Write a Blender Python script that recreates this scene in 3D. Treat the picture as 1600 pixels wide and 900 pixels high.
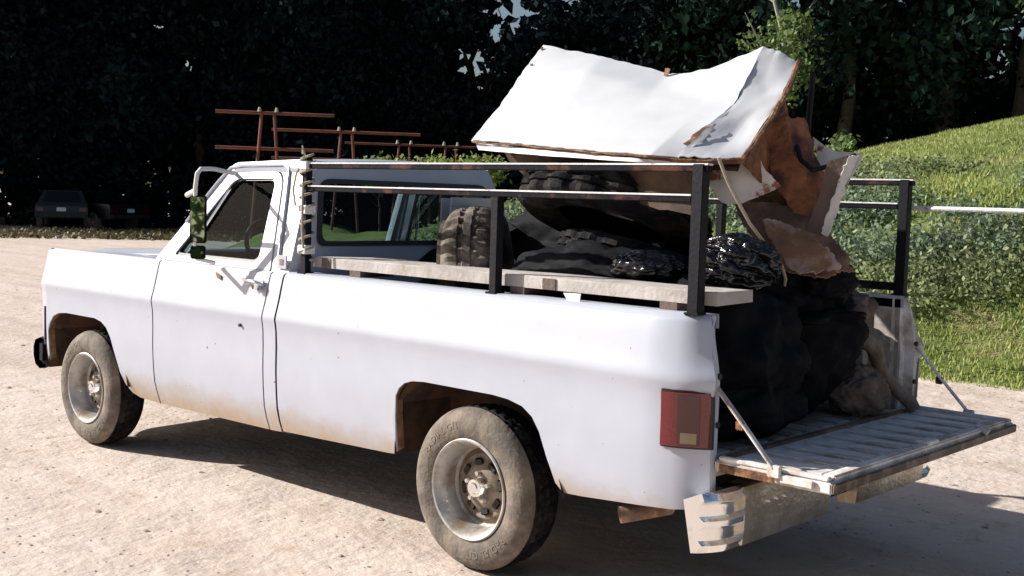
import bpy, bmesh, math, random
import numpy as np
from mathutils import Vector, Matrix, noise
random.seed(7); rng = np.random.default_rng(7)
R = math.radians
SC = bpy.context.scene
for o in list(bpy.data.objects): bpy.data.objects.remove(o)
COL = SC.collection

# ---------------------------------------------------------------- camera, world, sun, exposure
yaw, pit, rol = -0.74122, -0.07571, 0.03058
fw = Vector((math.sin(yaw)*math.cos(pit), math.cos(yaw)*math.cos(pit), math.sin(pit)))
rt = Vector((math.cos(yaw), -math.sin(yaw), 0)); up = rt.cross(fw)
r2 = rt*math.cos(rol)+up*math.sin(rol); u2 = -rt*math.sin(rol)+up*math.cos(rol)
cd = bpy.data.cameras.new('camera'); cam = bpy.data.objects.new('camera', cd); COL.objects.link(cam)
cam.matrix_world = Matrix(((r2.x,u2.x,-fw.x,3.459),(r2.y,u2.y,-fw.y,-4.515),(r2.z,u2.z,-fw.z,1.606),(0,0,0,1)))
cd.sensor_width = 36; cd.lens = 1828.85/1600*36; cd.clip_start = .05; cd.clip_end = 3000
SC.camera = cam
sund = Vector((-1.5, -.86, 1.0)).normalized()          # towards the sun
el = math.asin(sund.z); az = math.atan2(sund.x, sund.y)
w = bpy.data.worlds.new('World'); SC.world = w; w.use_nodes = True
nt = w.node_tree; bg = nt.nodes['Background']
sky = nt.nodes.new('ShaderNodeTexSky'); sky.sky_type = 'NISHITA'; sky.sun_disc = False
sky.sun_elevation = el; sky.sun_rotation = az; sky.air_density = 1.0; sky.dust_density = 2.5; sky.ozone_density = 1.5
nt.links.new(sky.outputs[0], bg.inputs[0]); bg.inputs[1].default_value = .05
sl = bpy.data.lights.new('sun', 'SUN'); sl.energy = 4.4; sl.angle = R(.53); sl.color = (1, .965, .91)
so = bpy.data.objects.new('sun', sl); COL.objects.link(so)
so.rotation_euler = sund.to_track_quat('Z', 'Y').to_euler(); so.location = (-20, -12, 20)
SC.view_settings.view_transform = 'Standard'; SC.view_settings.look = 'None'
SC.view_settings.exposure = .84; SC.view_settings.gamma = 1

# ---------------------------------------------------------------- helpers
def mat(name, col, rough=.6, metal=0, spec=.5, vary=0, scale=6, col2=None, mix=(.45,.6), bump=0, bscale=40, coat=0, sheen=None, dirt=None, chips=False):
    m = bpy.data.materials.new(name); m.use_nodes = True; n = m.node_tree.nodes; L = m.node_tree.links
    b = n['Principled BSDF']; b.inputs['Roughness'].default_value = rough; b.inputs['Metallic'].default_value = metal
    b.inputs['Specular IOR Level'].default_value = spec; b.inputs['Coat Weight'].default_value = coat; b.inputs['Coat Roughness'].default_value=.08
    tc = n.new('ShaderNodeTexCoord'); out = None
    rgb = n.new('ShaderNodeRGB'); rgb.outputs[0].default_value = (*col, 1); out = rgb.outputs[0]
    if col2 is not None:
        ns = n.new('ShaderNodeTexNoise'); ns.inputs['Scale'].default_value = scale; ns.inputs['Detail'].default_value = 6; ns.inputs['Roughness'].default_value=.65
        L.new(tc.outputs['Object'], ns.inputs['Vector'])
        mr = n.new('ShaderNodeMapRange'); mr.inputs[1].default_value = mix[0]; mr.inputs[2].default_value = mix[1]; L.new(ns.outputs[0], mr.inputs[0])
        mx = n.new('ShaderNodeMix'); mx.data_type = 'RGBA'; L.new(mr.outputs[0], mx.inputs[0]); L.new(out, mx.inputs[6]); mx.inputs[7].default_value = (*col2, 1)
        out = mx.outputs[2]
    if vary:
        ns = n.new('ShaderNodeTexNoise'); ns.inputs['Scale'].default_value = scale*2.3; ns.inputs['Detail'].default_value = 8
        L.new(tc.outputs['Object'], ns.inputs['Vector'])
        mr = n.new('ShaderNodeMapRange'); mr.inputs[1].default_value=.3; mr.inputs[2].default_value=.7; mr.inputs[3].default_value = 1-vary; mr.inputs[4].default_value = 1+vary*.4; L.new(ns.outputs[0], mr.inputs[0])
        mx = n.new('ShaderNodeVectorMath'); mx.operation = 'SCALE'; L.new(out, mx.inputs[0]); L.new(mr.outputs[0], mx.inputs['Scale']); out = mx.outputs[0]
    if dirt:   # dried mud thrown up on the lower panels: height z0..z1, broken up by noise
        z0, z1, dc = dirt
        sx = n.new('ShaderNodeSeparateXYZ'); L.new(tc.outputs['Object'], sx.inputs[0])
        mr = n.new('ShaderNodeMapRange'); mr.inputs[1].default_value = z0; mr.inputs[2].default_value = z1; mr.inputs[3].default_value = 1; mr.inputs[4].default_value = 0; L.new(sx.outputs[2], mr.inputs[0])
        ns = n.new('ShaderNodeTexNoise'); ns.inputs['Scale'].default_value = 7; ns.inputs['Detail'].default_value = 9; ns.inputs['Roughness'].default_value=.7; L.new(tc.outputs['Object'], ns.inputs['Vector'])
        ad = n.new('ShaderNodeMath'); ad.operation = 'MULTIPLY_ADD'; L.new(ns.outputs[0], ad.inputs[0]); ad.inputs[1].default_value = 1.3; ad.inputs[2].default_value = -.62
        a2 = n.new('ShaderNodeMath'); a2.operation = 'ADD'; L.new(ad.outputs[0], a2.inputs[0]); L.new(mr.outputs[0], a2.inputs[1])
        a3 = n.new('ShaderNodeMapRange'); a3.inputs[1].default_value=.18; a3.inputs[2].default_value = .95; L.new(a2.outputs[0], a3.inputs[0])
        mp = n.new('ShaderNodeMath'); mp.operation='MULTIPLY'; L.new(a3.outputs[0], mp.inputs[0]); mp.inputs[1].default_value=.9
        mx = n.new('ShaderNodeMix'); mx.data_type = 'RGBA'; L.new(mp.outputs[0], mx.inputs[0]); L.new(out, mx.inputs[6]); mx.inputs[7].default_value = (*dc, 1); out = mx.outputs[2]
    if chips:   # rust specks and stone chips
        ns = n.new('ShaderNodeTexNoise'); ns.inputs['Scale'].default_value = 26; ns.inputs['Detail'].default_value = 3; L.new(tc.outputs['Object'], ns.inputs['Vector'])
        mr = n.new('ShaderNodeMapRange'); mr.inputs[1].default_value = .735; mr.inputs[2].default_value = .76; L.new(ns.outputs[0], mr.inputs[0])
        mx = n.new('ShaderNodeMix'); mx.data_type = 'RGBA'; L.new(mr.outputs[0], mx.inputs[0]); L.new(out, mx.inputs[6]); mx.inputs[7].default_value = (.22,.13,.08,1); out = mx.outputs[2]
    L.new(out, b.inputs['Base Color'])
    if bump:
        ns = n.new('ShaderNodeTexNoise'); ns.inputs['Scale'].default_value = bscale; ns.inputs['Detail'].default_value = 8
        L.new(tc.outputs['Object'], ns.inputs['Vector'])
        bp = n.new('ShaderNodeBump'); bp.inputs['Strength'].default_value = bump; bp.inputs['Distance'].default_value = .02
        L.new(ns.outputs[0], bp.inputs['Height']); L.new(bp.outputs[0], b.inputs['Normal'])
    return m

def glass_mat(name, tint, tr=.85, gl=.55):
    m = bpy.data.materials.new(name); m.use_nodes = True; n = m.node_tree.nodes; L = m.node_tree.links
    n.remove(n['Principled BSDF']); o = n['Material Output']
    t = n.new('ShaderNodeBsdfTransparent'); t.inputs[0].default_value = (*[c*tr for c in tint], 1)
    g = n.new('ShaderNodeBsdfGlossy'); g.inputs['Roughness'].default_value = .02; g.inputs[0].default_value = (gl,gl,gl,1)
    f = n.new('ShaderNodeLayerWeight'); f.inputs[0].default_value = .12
    mx = n.new('ShaderNodeMixShader'); L.new(f.outputs[0], mx.inputs[0]); L.new(t.outputs[0], mx.inputs[1]); L.new(g.outputs[0], mx.inputs[2]); L.new(mx.outputs[0], o.inputs[0])
    return m

M = {}
M['paint'] = mat('aged_white_paint', (.455,.475,.55), .38, spec=.45, coat=.25, vary=.05, scale=2.5, dirt=(.36,.56,(.40,.29,.18)), bump=.16, bscale=2.2, chips=True)
M['paint_up'] = mat('aged_white_paint_upper', (.48,.50,.57), .36, spec=.45, coat=.25, vary=.05, scale=2.5)
M['bed_paint'] = mat('scuffed_bed_paint', (.50,.46,.42), .6, col2=(.20,.13,.08), scale=5, mix=(.48,.66), vary=.25, bump=.2, bscale=20)
M['gate_paint'] = mat('scuffed_tailgate_paint', (.78,.74,.72), .6, col2=(.36,.26,.19), scale=6, mix=(.48,.66), vary=.25, bump=.15, bscale=25)
M['dark'] = mat('black_underbody', (.012,.012,.013), .8)
M['black_paint'] = mat('weathered_black_pipe_paint', (.006,.006,.010), .6, spec=.2, col2=(.03,.016,.012), scale=9, mix=(.6,.75), bump=.1, bscale=60)
M['rail_paint'] = mat('chipped_rail_paint', (.008,.007,.012), .7, spec=.1, col2=(.09,.04,.03), scale=5, mix=(.53,.64), bump=.15, bscale=60)
M['rail_top'] = mat('chipped_white_and_rail_glint', (.7,.69,.68), .6, col2=(.3,.2,.16), scale=22, mix=(.6,.7), bump=.2, bscale=60)  # chipped white paint; on the rail tops it holds the sunlit edge
M['chrome'] = mat('worn_chrome', (.95,.95,.95), .14, metal=1, col2=(.55,.48,.38), scale=12, mix=(.58,.8), bump=.06, bscale=30)
M['ground_tint_bumper'] = mat('ground_tint_bumper_steel', (.62,.58,.50), .3, metal=.9, col2=(.30,.24,.16), scale=4, mix=(.38,.66), bump=.15, bscale=50)  # tan of the mirrored dirt lot put into the steel colour
M['rubber'] = mat('dusty_tyre_rubber', (.12,.10,.085), .85, col2=(.24,.195,.15), scale=7, mix=(.42,.62), vary=.3, bump=.25, bscale=60)
M['tread'] = mat('old_tyre_rubber', (.009,.009,.012), .9, spec=.08, col2=(.04,.036,.033), scale=8, mix=(.45,.62), bump=.2, bscale=60)
M['sunlit_dusty_tread'] = mat('sunlit_dusty_worn_tread', (.06,.052,.045), .95, spec=.1, col2=(.26,.215,.175), scale=6, mix=(.40,.62), vary=.3, bump=.3, bscale=40)  # dust, plus sunlight on the standing tyre put into the colour
M['letter'] = mat('raised_tyre_lettering', (.20,.165,.135), .8)
M['rim'] = mat('dusty_steel_rim', (.50,.49,.48), .42, metal=.35, col2=(.30,.23,.16), scale=9, mix=(.45,.65), bump=.05)
M['rimdisc'] = mat('rusty_wheel_disc', (.24,.20,.16), .6, metal=.2, col2=(.13,.09,.06), scale=12, mix=(.42,.62))
M['rimdark'] = mat('wheel_slot_black', (.02,.016,.014), .7)
M['lens'] = mat('red_lens', (.15,.008,.010), .22, spec=.6, coat=.6, bump=.15, bscale=120)
M['lens2'] = mat('dark_red_lens', (.07,.006,.010), .3, spec=.6, coat=.5)
M['lens3'] = mat('backup_lens', (.30,.22,.12), .3, coat=.5)
M['trim'] = mat('black_rubber_trim', (.02,.02,.022), .5)
M['interior'] = mat('dark_interior_vinyl', (.02,.022,.028), .6)
M['glass'] = glass_mat('window_glass', (.78,.93,.95), tr=.62)
M['rust'] = mat('rusted_sheet', (.29,.11,.05), .85, col2=(.10,.035,.022), scale=6, mix=(.46,.62), vary=.6, bump=.9, bscale=26)
M['rust_brown'] = mat('brown_rusted_steel', (.12,.065,.045), .75, col2=(.34,.19,.12), scale=4, mix=(.42,.62), vary=.35, bump=.4, bscale=20)
M['enamel'] = mat('white_enamel', (.60,.605,.625), .45, spec=.3, vary=.08, scale=2.4, col2=(.48,.41,.35), mix=(.62,.82), bump=.05, bscale=8)
M['enamel_rust'] = mat('rust_spotted_white_enamel', (.66,.63,.60), .5, col2=(.24,.08,.035), scale=6, mix=(.55,.60), vary=.15, bump=.15, bscale=20)
M['rust_edge'] = mat('rusted_edge', (.10,.045,.025), .9, col2=(.26,.13,.06), scale=16, mix=(.45,.6), bump=.4, bscale=60)
M['brown_board'] = mat('stained_brown_board', (.05,.03,.02), .85, col2=(.13,.08,.045), scale=3.5, mix=(.42,.62), vary=.4, bump=.3, bscale=12)
M['wood'] = mat('weathered_timber', (.46,.42,.39), .85, col2=(.30,.25,.21), scale=4, mix=(.5,.7), vary=.2, bump=.3, bscale=30)
M['wood_dark'] = mat('dark_timber_patch', (.13,.09,.075), .9, bump=.3)
M['bag'] = mat('black_plastic', (.006,.006,.009), .17, spec=.6, bump=.05, bscale=14)
M['tarp'] = mat('dull_black_tarp', (.004,.004,.006), .75, spec=.12, bump=.4, bscale=10)
M['cloth'] = mat('dirty_brown_cloth', (.09,.06,.045), .95, col2=(.17,.12,.09), scale=5, vary=.3, bump=.5, bscale=25)
M['paper'] = mat('brown_paper', (.20,.14,.11), .9, vary=.3, scale=5, bump=.4, bscale=14)
M['log'] = mat('grey_driftwood', (.24,.19,.155), .9, col2=(.17,.12,.09), scale=7, vary=.3, bump=.6, bscale=30)
M['rope'] = mat('pale_rope', (.42,.36,.29), .85, bump=.4, bscale=200)
M['pinkrust'] = mat('red_oxide_pipe', (.22,.055,.035), .7, col2=(.13,.05,.04), scale=3, bump=.2)
M['bark'] = mat('tree_bark', (.09,.07,.055), .95, vary=.4, scale=3, bump=.8, bscale=14)
M['bark_pale'] = mat('pale_tree_bark', (.34,.31,.27), .9, vary=.3, scale=3, bump=.5, bscale=14)
M['navy'] = mat('dark_blue_car_paint', (.004,.006,.012), .4, coat=.15)
M['maroon'] = mat('dark_red_car_paint', (.010,.004,.006), .4, coat=.15)
M['plate'] = mat('number_plate_white', (.8,.8,.85), .5)
M['car_glass'] = mat('dark_car_glass', (.004,.006,.01), .1, spec=.25)
M['mirror'] = mat('mirror_glass', (.42,.52,.38), .02, metal=1)  # green of the reflected foliage put into the mirror tint
M['stone'] = mat('dirt_clods', (.44,.34,.27), .95, vary=.5, scale=1.5)

def leaf_mat(name, col, col2, rough=.6, trans=.25, spec=.3, clump=.12):
    m = bpy.data.materials.new(name); m.use_nodes = True; n = m.node_tree.nodes; L = m.node_tree.links
    b = n['Principled BSDF']; b.inputs['Roughness'].default_value = rough; b.inputs['Specular IOR Level'].default_value = spec
    g = n.new('ShaderNodeNewGeometry'); mx = n.new('ShaderNodeMix'); mx.data_type='RGBA'
    L.new(g.outputs['Random Per Island'], mx.inputs[0]); mx.inputs[6].default_value=(*col,1); mx.inputs[7].default_value=(*col2,1)
    tc=n.new('ShaderNodeTexCoord'); nz=n.new('ShaderNodeTexNoise'); nz.inputs['Scale'].default_value=.55; nz.inputs['Detail'].default_value=3; L.new(tc.outputs['Object'],nz.inputs['Vector'])
    mr=n.new('ShaderNodeMapRange'); mr.inputs[1].default_value=.35; mr.inputs[2].default_value=.7; mr.inputs[3].default_value=1-clump; mr.inputs[4].default_value=1+clump*2.2; L.new(nz.outputs[0],mr.inputs[0])
    vm=n.new('ShaderNodeVectorMath'); vm.operation='SCALE'; L.new(mx.outputs[2],vm.inputs[0]); L.new(mr.outputs[0],vm.inputs['Scale']); mx_out=vm.outputs[0]
    L.new(mx_out, b.inputs['Base Color'])
    t = n.new('ShaderNodeBsdfTranslucent'); L.new(mx_out, t.inputs[0])
    ms = n.new('ShaderNodeMixShader'); ms.inputs[0].default_value = trans
    L.new(b.outputs[0], ms.inputs[1]); L.new(t.outputs[0], ms.inputs[2]); L.new(ms.outputs[0], n['Material Output'].inputs[0])
    return m
M['leaf'] = leaf_mat('hazy_navy_leaves', (.003,.007,.012), (.008,.017,.017), rough=.8, trans=.10, spec=.06, clump=.6)  # navy of the shade and haze put into the leaf colour
M['leaf_far'] = leaf_mat('hazy_navy_wood_leaves', (.003,.006,.012), (.005,.010,.015), rough=.9, trans=.03, spec=.03)  # same navy haze tint painted into the far leaves
M['leaf_yellow'] = leaf_mat('sunlit_yellow_green_leaves', (.16,.24,.05), (.32,.34,.12), trans=.35)  # extra brightness is sunlight put into the leaf colour
M['leaf_light'] = leaf_mat('sunny_leaves', (.10,.16,.05), (.20,.26,.10), trans=.35)
M['weed'] = leaf_mat('bank_weeds', (.11,.155,.06), (.36,.40,.20), trans=.35)
M['weed2'] = leaf_mat('bank_weeds_blue', (.09,.14,.09), (.26,.33,.20), trans=.35)
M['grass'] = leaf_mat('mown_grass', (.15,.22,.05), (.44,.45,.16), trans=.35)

def ob(name, me, m, parent=None):
    o = bpy.data.objects.new(name, me); COL.objects.link(o)
    if m is not None and len(me.materials) == 0: me.materials.append(m)
    if parent is not None: o.parent = parent
    return o
def tag(o, label=None, cat=None, group=None, kind=None):
    if label: o['label'] = label
    if cat: o['category'] = cat
    if group: o['group'] = group
    if kind: o['kind'] = kind
    return o
def empty(name, loc, rz=0):
    o = bpy.data.objects.new(name, None); COL.objects.link(o); o.location = loc; o.rotation_euler.z = rz; o.empty_display_size=.2; return o

class MB:
    def __init__(s): s.v=[]; s.f=[]
    def add(s, vs, fs):
        k=len(s.v); s.v += [tuple(p) for p in vs]; s.f += [tuple(i+k for i in f) for f in fs]; return s
    def box(s, a, b, mtx=None):
        x0,y0,z0=a; x1,y1,z1=b
        vs=[Vector(p) for p in ((x0,y0,z0),(x1,y0,z0),(x1,y1,z0),(x0,y1,z0),(x0,y0,z1),(x1,y0,z1),(x1,y1,z1),(x0,y1,z1))]
        if mtx: vs=[mtx@p for p in vs]
        return s.add(vs, [(0,3,2,1),(4,5,6,7),(0,1,5,4),(1,2,6,5),(2,3,7,6),(3,0,4,7)])
    def tube(s, pts, r, seg=10, cap=True, rs=None):
        pts=[Vector(p) for p in pts]; n=len(pts); rings=[]
        t0=(pts[1]-pts[0]).normalized(); a=t0.orthogonal().normalized()
        for i,p in enumerate(pts):
            t=(pts[min(i+1,n-1)]-pts[max(i-1,0)]).normalized()
            a=(a-t*a.dot(t)).normalized(); b=t.cross(a); rr=rs[i] if rs else r
            rings.append([p+a*math.cos(2*math.pi*k/seg)*rr+b*math.sin(2*math.pi*k/seg)*rr for k in range(seg)])
        vs=[q for g in rings for q in g]; fs=[]
        for i in range(n-1):
            for k in range(seg):
                k2=(k+1)%seg; fs.append((i*seg+k,i*seg+k2,(i+1)*seg+k2,(i+1)*seg+k))
        if cap: fs += [tuple(range(seg))[::-1], tuple((n-1)*seg+k for k in range(seg))]
        return s.add(vs, fs)
    def grid(s, P):       # P[i][j] points
        n=len(P); m=len(P[0])
        return s.add([q for row in P for q in row], [(i*m+j,(i+1)*m+j,(i+1)*m+j+1,i*m+j+1) for i in range(n-1) for j in range(m-1)])
    def lathe(s, prof, c, seg=64, sgn=1, rf=None):    # prof: (radius, depth); axis along y, depth measured inwards from the face at c.y
        P=[]
        for k in range(seg+1):
            a=2*math.pi*k/seg; row=[]
            for j,(r,w) in enumerate(prof):
                rr = r if rf is None else rf(k,j,r)
                row.append((c[0]+rr*math.cos(a), c[1]-sgn*w, c[2]+rr*math.sin(a)))
            P.append(row)
        return s.grid(P)
    def build(s, name, m, parent=None, smooth=35, bevel=0, merge=True):
        me=bpy.data.meshes.new(name); me.from_pydata([tuple(p) for p in s.v],[],s.f)
        bm=bmesh.new(); bm.from_mesh(me)
        if merge: bmesh.ops.remove_doubles(bm, verts=bm.verts, dist=1e-5)
        bmesh.ops.recalc_face_normals(bm, faces=bm.faces)
        if bevel:
            es=[e for e in bm.edges if len(e.link_faces)==2 and e.calc_face_angle(0)>.6]
            bmesh.ops.bevel(bm, geom=es, offset=bevel, segments=2, affect='EDGES', clamp_overlap=True)
        bm.to_mesh(me); bm.free()
        if smooth: me.shade_smooth(); me.set_sharp_from_angle(angle=R(smooth))
        return ob(name, me, m, parent)

def solid(o, th, offset=0):   # bake a thickness into a sheet
    me=o.data; bm=bmesh.new(); bm.from_mesh(me); bmesh.ops.recalc_face_normals(bm, faces=bm.faces)
    g=bmesh.ops.solidify(bm, geom=bm.faces[:]+bm.edges[:]+bm.verts[:], thickness=th); bm.to_mesh(me); bm.free()
    me.shade_smooth(); me.set_sharp_from_angle(angle=R(35)); return o
def interp(x, xs, ys): return float(np.interp(x, xs, ys))
def sheet(name, corners, n, m_, mt, parent=None, amp=.02, sc=4, th=.006, edge=0, seed=0, extra=None):
    """crumpled metal sheet: bilinear patch over rows of points with dents and ragged edges"""
    rows=[[Vector(p) for p in row] for row in corners]; nr=len(rows); P=[]
    for i in range(n+1):
        u=i/n*(nr-1); a=min(int(u),nr-2); fu=u-a; row=[]
        for j in range(m_+1):
            v=j/m_; 
            def lin(rw):
                t=v*(len(rw)-1); b=min(int(t),len(rw)-2); return rw[b].lerp(rw[b+1], t-b)
            p=lin(rows[a]).lerp(lin(rows[a+1]), fu)
            q=p*sc+Vector((seed*7.1,seed*3.3,0))
            d=noise.noise_vector(q)*amp + noise.noise_vector(q*3.1)*amp*.35
            e=1.0 if (i in(0,n) or j in(0,m_)) else 0
            if e and edge: d+=noise.noise_vector(q*9)*edge
            if extra: d+=extra(i/n, v)
            row.append(p+d)
        P.append(row)
    o=MB().grid(P).build(name, mt, parent, smooth=25, merge=False); solid(o, th); return o
def blob(name, c, r, mt, parent=None, amp=.18, sc=2.2, sub=5, seed=0, fold=.06, fdir=(0,0,1), fn=11, rot=0, pl=0):
    bm=bmesh.new(); bmesh.ops.create_icosphere(bm, subdivisions=sub, radius=1)
    fd=Vector(fdir).normalized(); a=fd.orthogonal().normalized(); b=fd.cross(a)
    for v in bm.verts:
        p=v.co.normalized(); q=p*sc+Vector((seed*5.7,seed*2.9,seed))
        k=1+amp*noise.noise(q)+amp*.5*(1-2*abs(noise.noise(q*2.1)))*.6
        t=p.dot(fd); ang=math.atan2(p.dot(b),p.dot(a))
        k+=fold*(pl*(.5+.5*abs(t))+(1-pl)*abs(t)**1.2)*(abs(math.sin(ang*fn*.5+noise.noise(q*1.7)*(4-2.5*pl)))-.5)*(1 if t>-.2 else .3+.7*pl)
        k+=.03*(1-abs(noise.noise(q*5))*3)
        v.co=Vector((p.x*r[0]*k,p.y*r[1]*k,p.z*r[2]*k))
    bmesh.ops.rotate(bm, verts=bm.verts, cent=(0,0,0), matrix=Matrix.Rotation(rot,3,'Z'))
    bmesh.ops.translate(bm, verts=bm.verts, vec=c)
    me=bpy.data.meshes.new(name); bm.to_mesh(me); bm.free(); me.shade_smooth()
    return ob(name, me, mt, parent)

# ---------------------------------------------------------------- terrain
def dirt_material():
    m=bpy.data.materials.new('dry_dirt_lot'); m.use_nodes=True; n=m.node_tree.nodes; L=m.node_tree.links
    b=n['Principled BSDF']; b.inputs['Roughness'].default_value=1; b.inputs['Specular IOR Level'].default_value=.05
    tc=n.new('ShaderNodeTexCoord')
    def nz(s,d=8,r=.6):
        q=n.new('ShaderNodeTexNoise'); q.inputs['Scale'].default_value=s; q.inputs['Detail'].default_value=d; q.inputs['Roughness'].default_value=r; L.new(tc.outputs['Object'],q.inputs['Vector']); return q.outputs[0]
    def rng_(v,a,b_,c=0,d=1):
        q=n.new('ShaderNodeMapRange'); L.new(v,q.inputs[0]); q.inputs[1].default_value=a; q.inputs[2].default_value=b_; q.inputs[3].default_value=c; q.inputs[4].default_value=d; return q.outputs[0]
    def mix(f,a,b_):
        q=n.new('ShaderNodeMix'); q.data_type='RGBA'; L.new(f,q.inputs[0])
        for k,x in((6,a),(7,b_)):
            if isinstance(x,tuple): q.inputs[k].default_value=(*x,1)
            else: L.new(x,q.inputs[k])
        return q.outputs[2]
    c=mix(rng_(nz(.35,5),.35,.65),(.62,.53,.470),(.56,.465,.405))
    mp=n.new('ShaderNodeMapping'); mp.inputs['Scale'].default_value=(.10,2.3,1); mp.inputs['Rotation'].default_value=(0,0,.10); L.new(tc.outputs['Object'],mp.inputs[0])
    tk=n.new('ShaderNodeTexNoise'); tk.inputs['Scale'].default_value=1; tk.inputs['Detail'].default_value=5; L.new(mp.outputs[0],tk.inputs['Vector'])
    c=mix(rng_(tk.outputs[0],.48,.62,0,.55),c,(.48,.39,.325))
    c=mix(rng_(nz(1.1,8,.7),.52,.68,0,.5),c,(.46,.36,.29))
    c=mix(rng_(nz(4.2,10,.75),.545,.66,0,.85),c,(.42,.31,.235))
    c=mix(rng_(nz(9,7,.7),.58,.68,0,.6),c,(.70,.61,.55))
    c=mix(rng_(nz(38,6,.7),.55,.75,0,.45),c,(.38,.27,.20))
    c=mix(rng_(nz(60,6,.7),.58,.72,0,.5),c,(.80,.70,.62))
    L.new(c,b.inputs['Base Color'])
    ad=n.new('ShaderNodeMath'); ad.operation='MULTIPLY_ADD'; L.new(nz(3.2,9,.58),ad.inputs[0]); ad.inputs[1].default_value=3.5; L.new(nz(17,5,.6),ad.inputs[2])
    bp=n.new('ShaderNodeBump'); bp.inputs['Strength'].default_value=.38; bp.inputs['Distance'].default_value=.03; L.new(ad.outputs[0],bp.inputs['Height']); L.new(bp.outputs[0],b.inputs['Normal'])
    return m
def turf_material():
    m=bpy.data.materials.new('bank_turf'); m.use_nodes=True; n=m.node_tree.nodes; L=m.node_tree.links
    b=n['Principled BSDF']; b.inputs['Roughness'].default_value=.95; b.inputs['Specular IOR Level'].default_value=.1
    tc=n.new('ShaderNodeTexCoord')
    def nz(s,d=8,r=.6):
        q=n.new('ShaderNodeTexNoise'); q.inputs['Scale'].default_value=s; q.inputs['Detail'].default_value=d; q.inputs['Roughness'].default_value=r; L.new(tc.outputs['Object'],q.inputs['Vector']); return q.outputs[0]
    def mix(v,a,b_,lo,hi,mx_=1):
        r=n.new('ShaderNodeMapRange'); L.new(v,r.inputs[0]); r.inputs[1].default_value=lo; r.inputs[2].default_value=hi; r.inputs[4].default_value=mx_
        q=n.new('ShaderNodeMix'); q.data_type='RGBA'; L.new(r.outputs[0],q.inputs[0])
        for k,x in((6,a),(7,b_)):
            if isinstance(x,tuple): q.inputs[k].default_value=(*x,1)
            else: L.new(x,q.inputs[k])
        return q.outputs[2]
    c=mix(nz(1.3),(.13,.19,.05),(.25,.30,.10),.35,.65)
    c=mix(nz(.9,8,.7),c,(.40,.31,.19),.54,.62,.85)
    c=mix(nz(14,8,.8),c,(.05,.075,.02),.5,.75,.7)
    L.new(c,b.inputs['Base Color'])
    bp=n.new('ShaderNodeBump'); bp.inputs['Strength'].default_value=1; bp.inputs['Distance'].default_value=.08; L.new(nz(12,9,.8),bp.inputs['Height']); L.new(bp.outputs[0],b.inputs['Normal'])
    return m
BN=Vector((-.2,.98)).normalized(); BT=Vector((BN.y,-BN.x))       # normal and tangent of the foot of the bank
BP=Vector((-1.15,6.55))
KB=.036
def st(x,y):
    d=Vector((x,y))-BP; t=d.dot(BT); s=d.dot(BN)
    s-= KB*max(0,-t-3)**2      # the foot of the bank swings away towards the left
    return s,t
def hill(x,y):
    s,t=st(x,y)
    s+=.25*noise.noise(Vector((x*.6,y*.6,3)))
    g=interp(t,[-40,-28,-20,-14,-9,-6,-2,2,30],[0.0,.05,.12,.25,.64,.86,1.10,1.17,1.25])
    z=interp(s,[-.6,0,.8,2.5,4.6,6.0,8,12,18,24,34,80],[-.06,0,.22,.9,1.65,1.85,2.1,2.65,3.45,4.05,4.4,4.5])*(g if s>6 else 1+(g-1)*max(0,s)/6) if s>0 else interp(s,[-.6,0],[-.06,0])
    if s>.3: z+=.07*noise.noise(Vector((x*1.1,y*1.1,0)))+.03*noise.noise(Vector((x*3,y*3,0)))
    return z
def ground_z(x,y):
    r=math.hypot(x,y); k=max(0,min(1,(r-30)/30))
    return .018*noise.noise(Vector((x*.35,y*.35,0)))*min(1,r/3)+ .008*noise.noise(Vector((x*2,y*2,4)))
def axis(lo,hi,fine0,fine1,fs,cs):
    a=[lo]; 
    while a[-1]<hi:
        x=a[-1]; a.append(x+(fs if fine0<=x<fine1 else min(cs,max(fs,.16*(fine0-x if x<fine0 else x-fine1)+fs))))
    return a
xs=[-400,-200,-120,-80]+list(np.arange(-60,-8,1.5))+list(np.arange(-8,5,.14))+list(np.arange(5,40,3))+[60,120,400]
ys=[-400,-120,-40,-15]+list(np.arange(-7,9,.14))+list(np.arange(9,60,1.5))+[90,160,400]
o=MB().grid([[(x,y,ground_z(x,y)) for y in ys] for x in xs]).build('ground', dirt_material(), merge=False)
tag(o, kind='structure', label='pale dry dirt lot the pickup truck stands on')
# grass bank
P=[]
for t in list(np.arange(-42,-8,1.0))+list(np.arange(-8,12,.3))+list(np.arange(12,60,2)):
    row=[]
    for s in list(np.arange(-.6,8,.22))+list(np.arange(8,36,.8))+[45,60,80,160]:
        sx=s+ KB*max(0,-t-3)**2
        q=BP+BT*t+BN*sx; row.append((q.x,q.y,hill(q.x,q.y)))
    P.append(row)
o=MB().grid(P).build('grass_bank', turf_material(), merge=False); tag(o, kind='structure', label='green grassy bank rising behind the truck')

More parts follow.
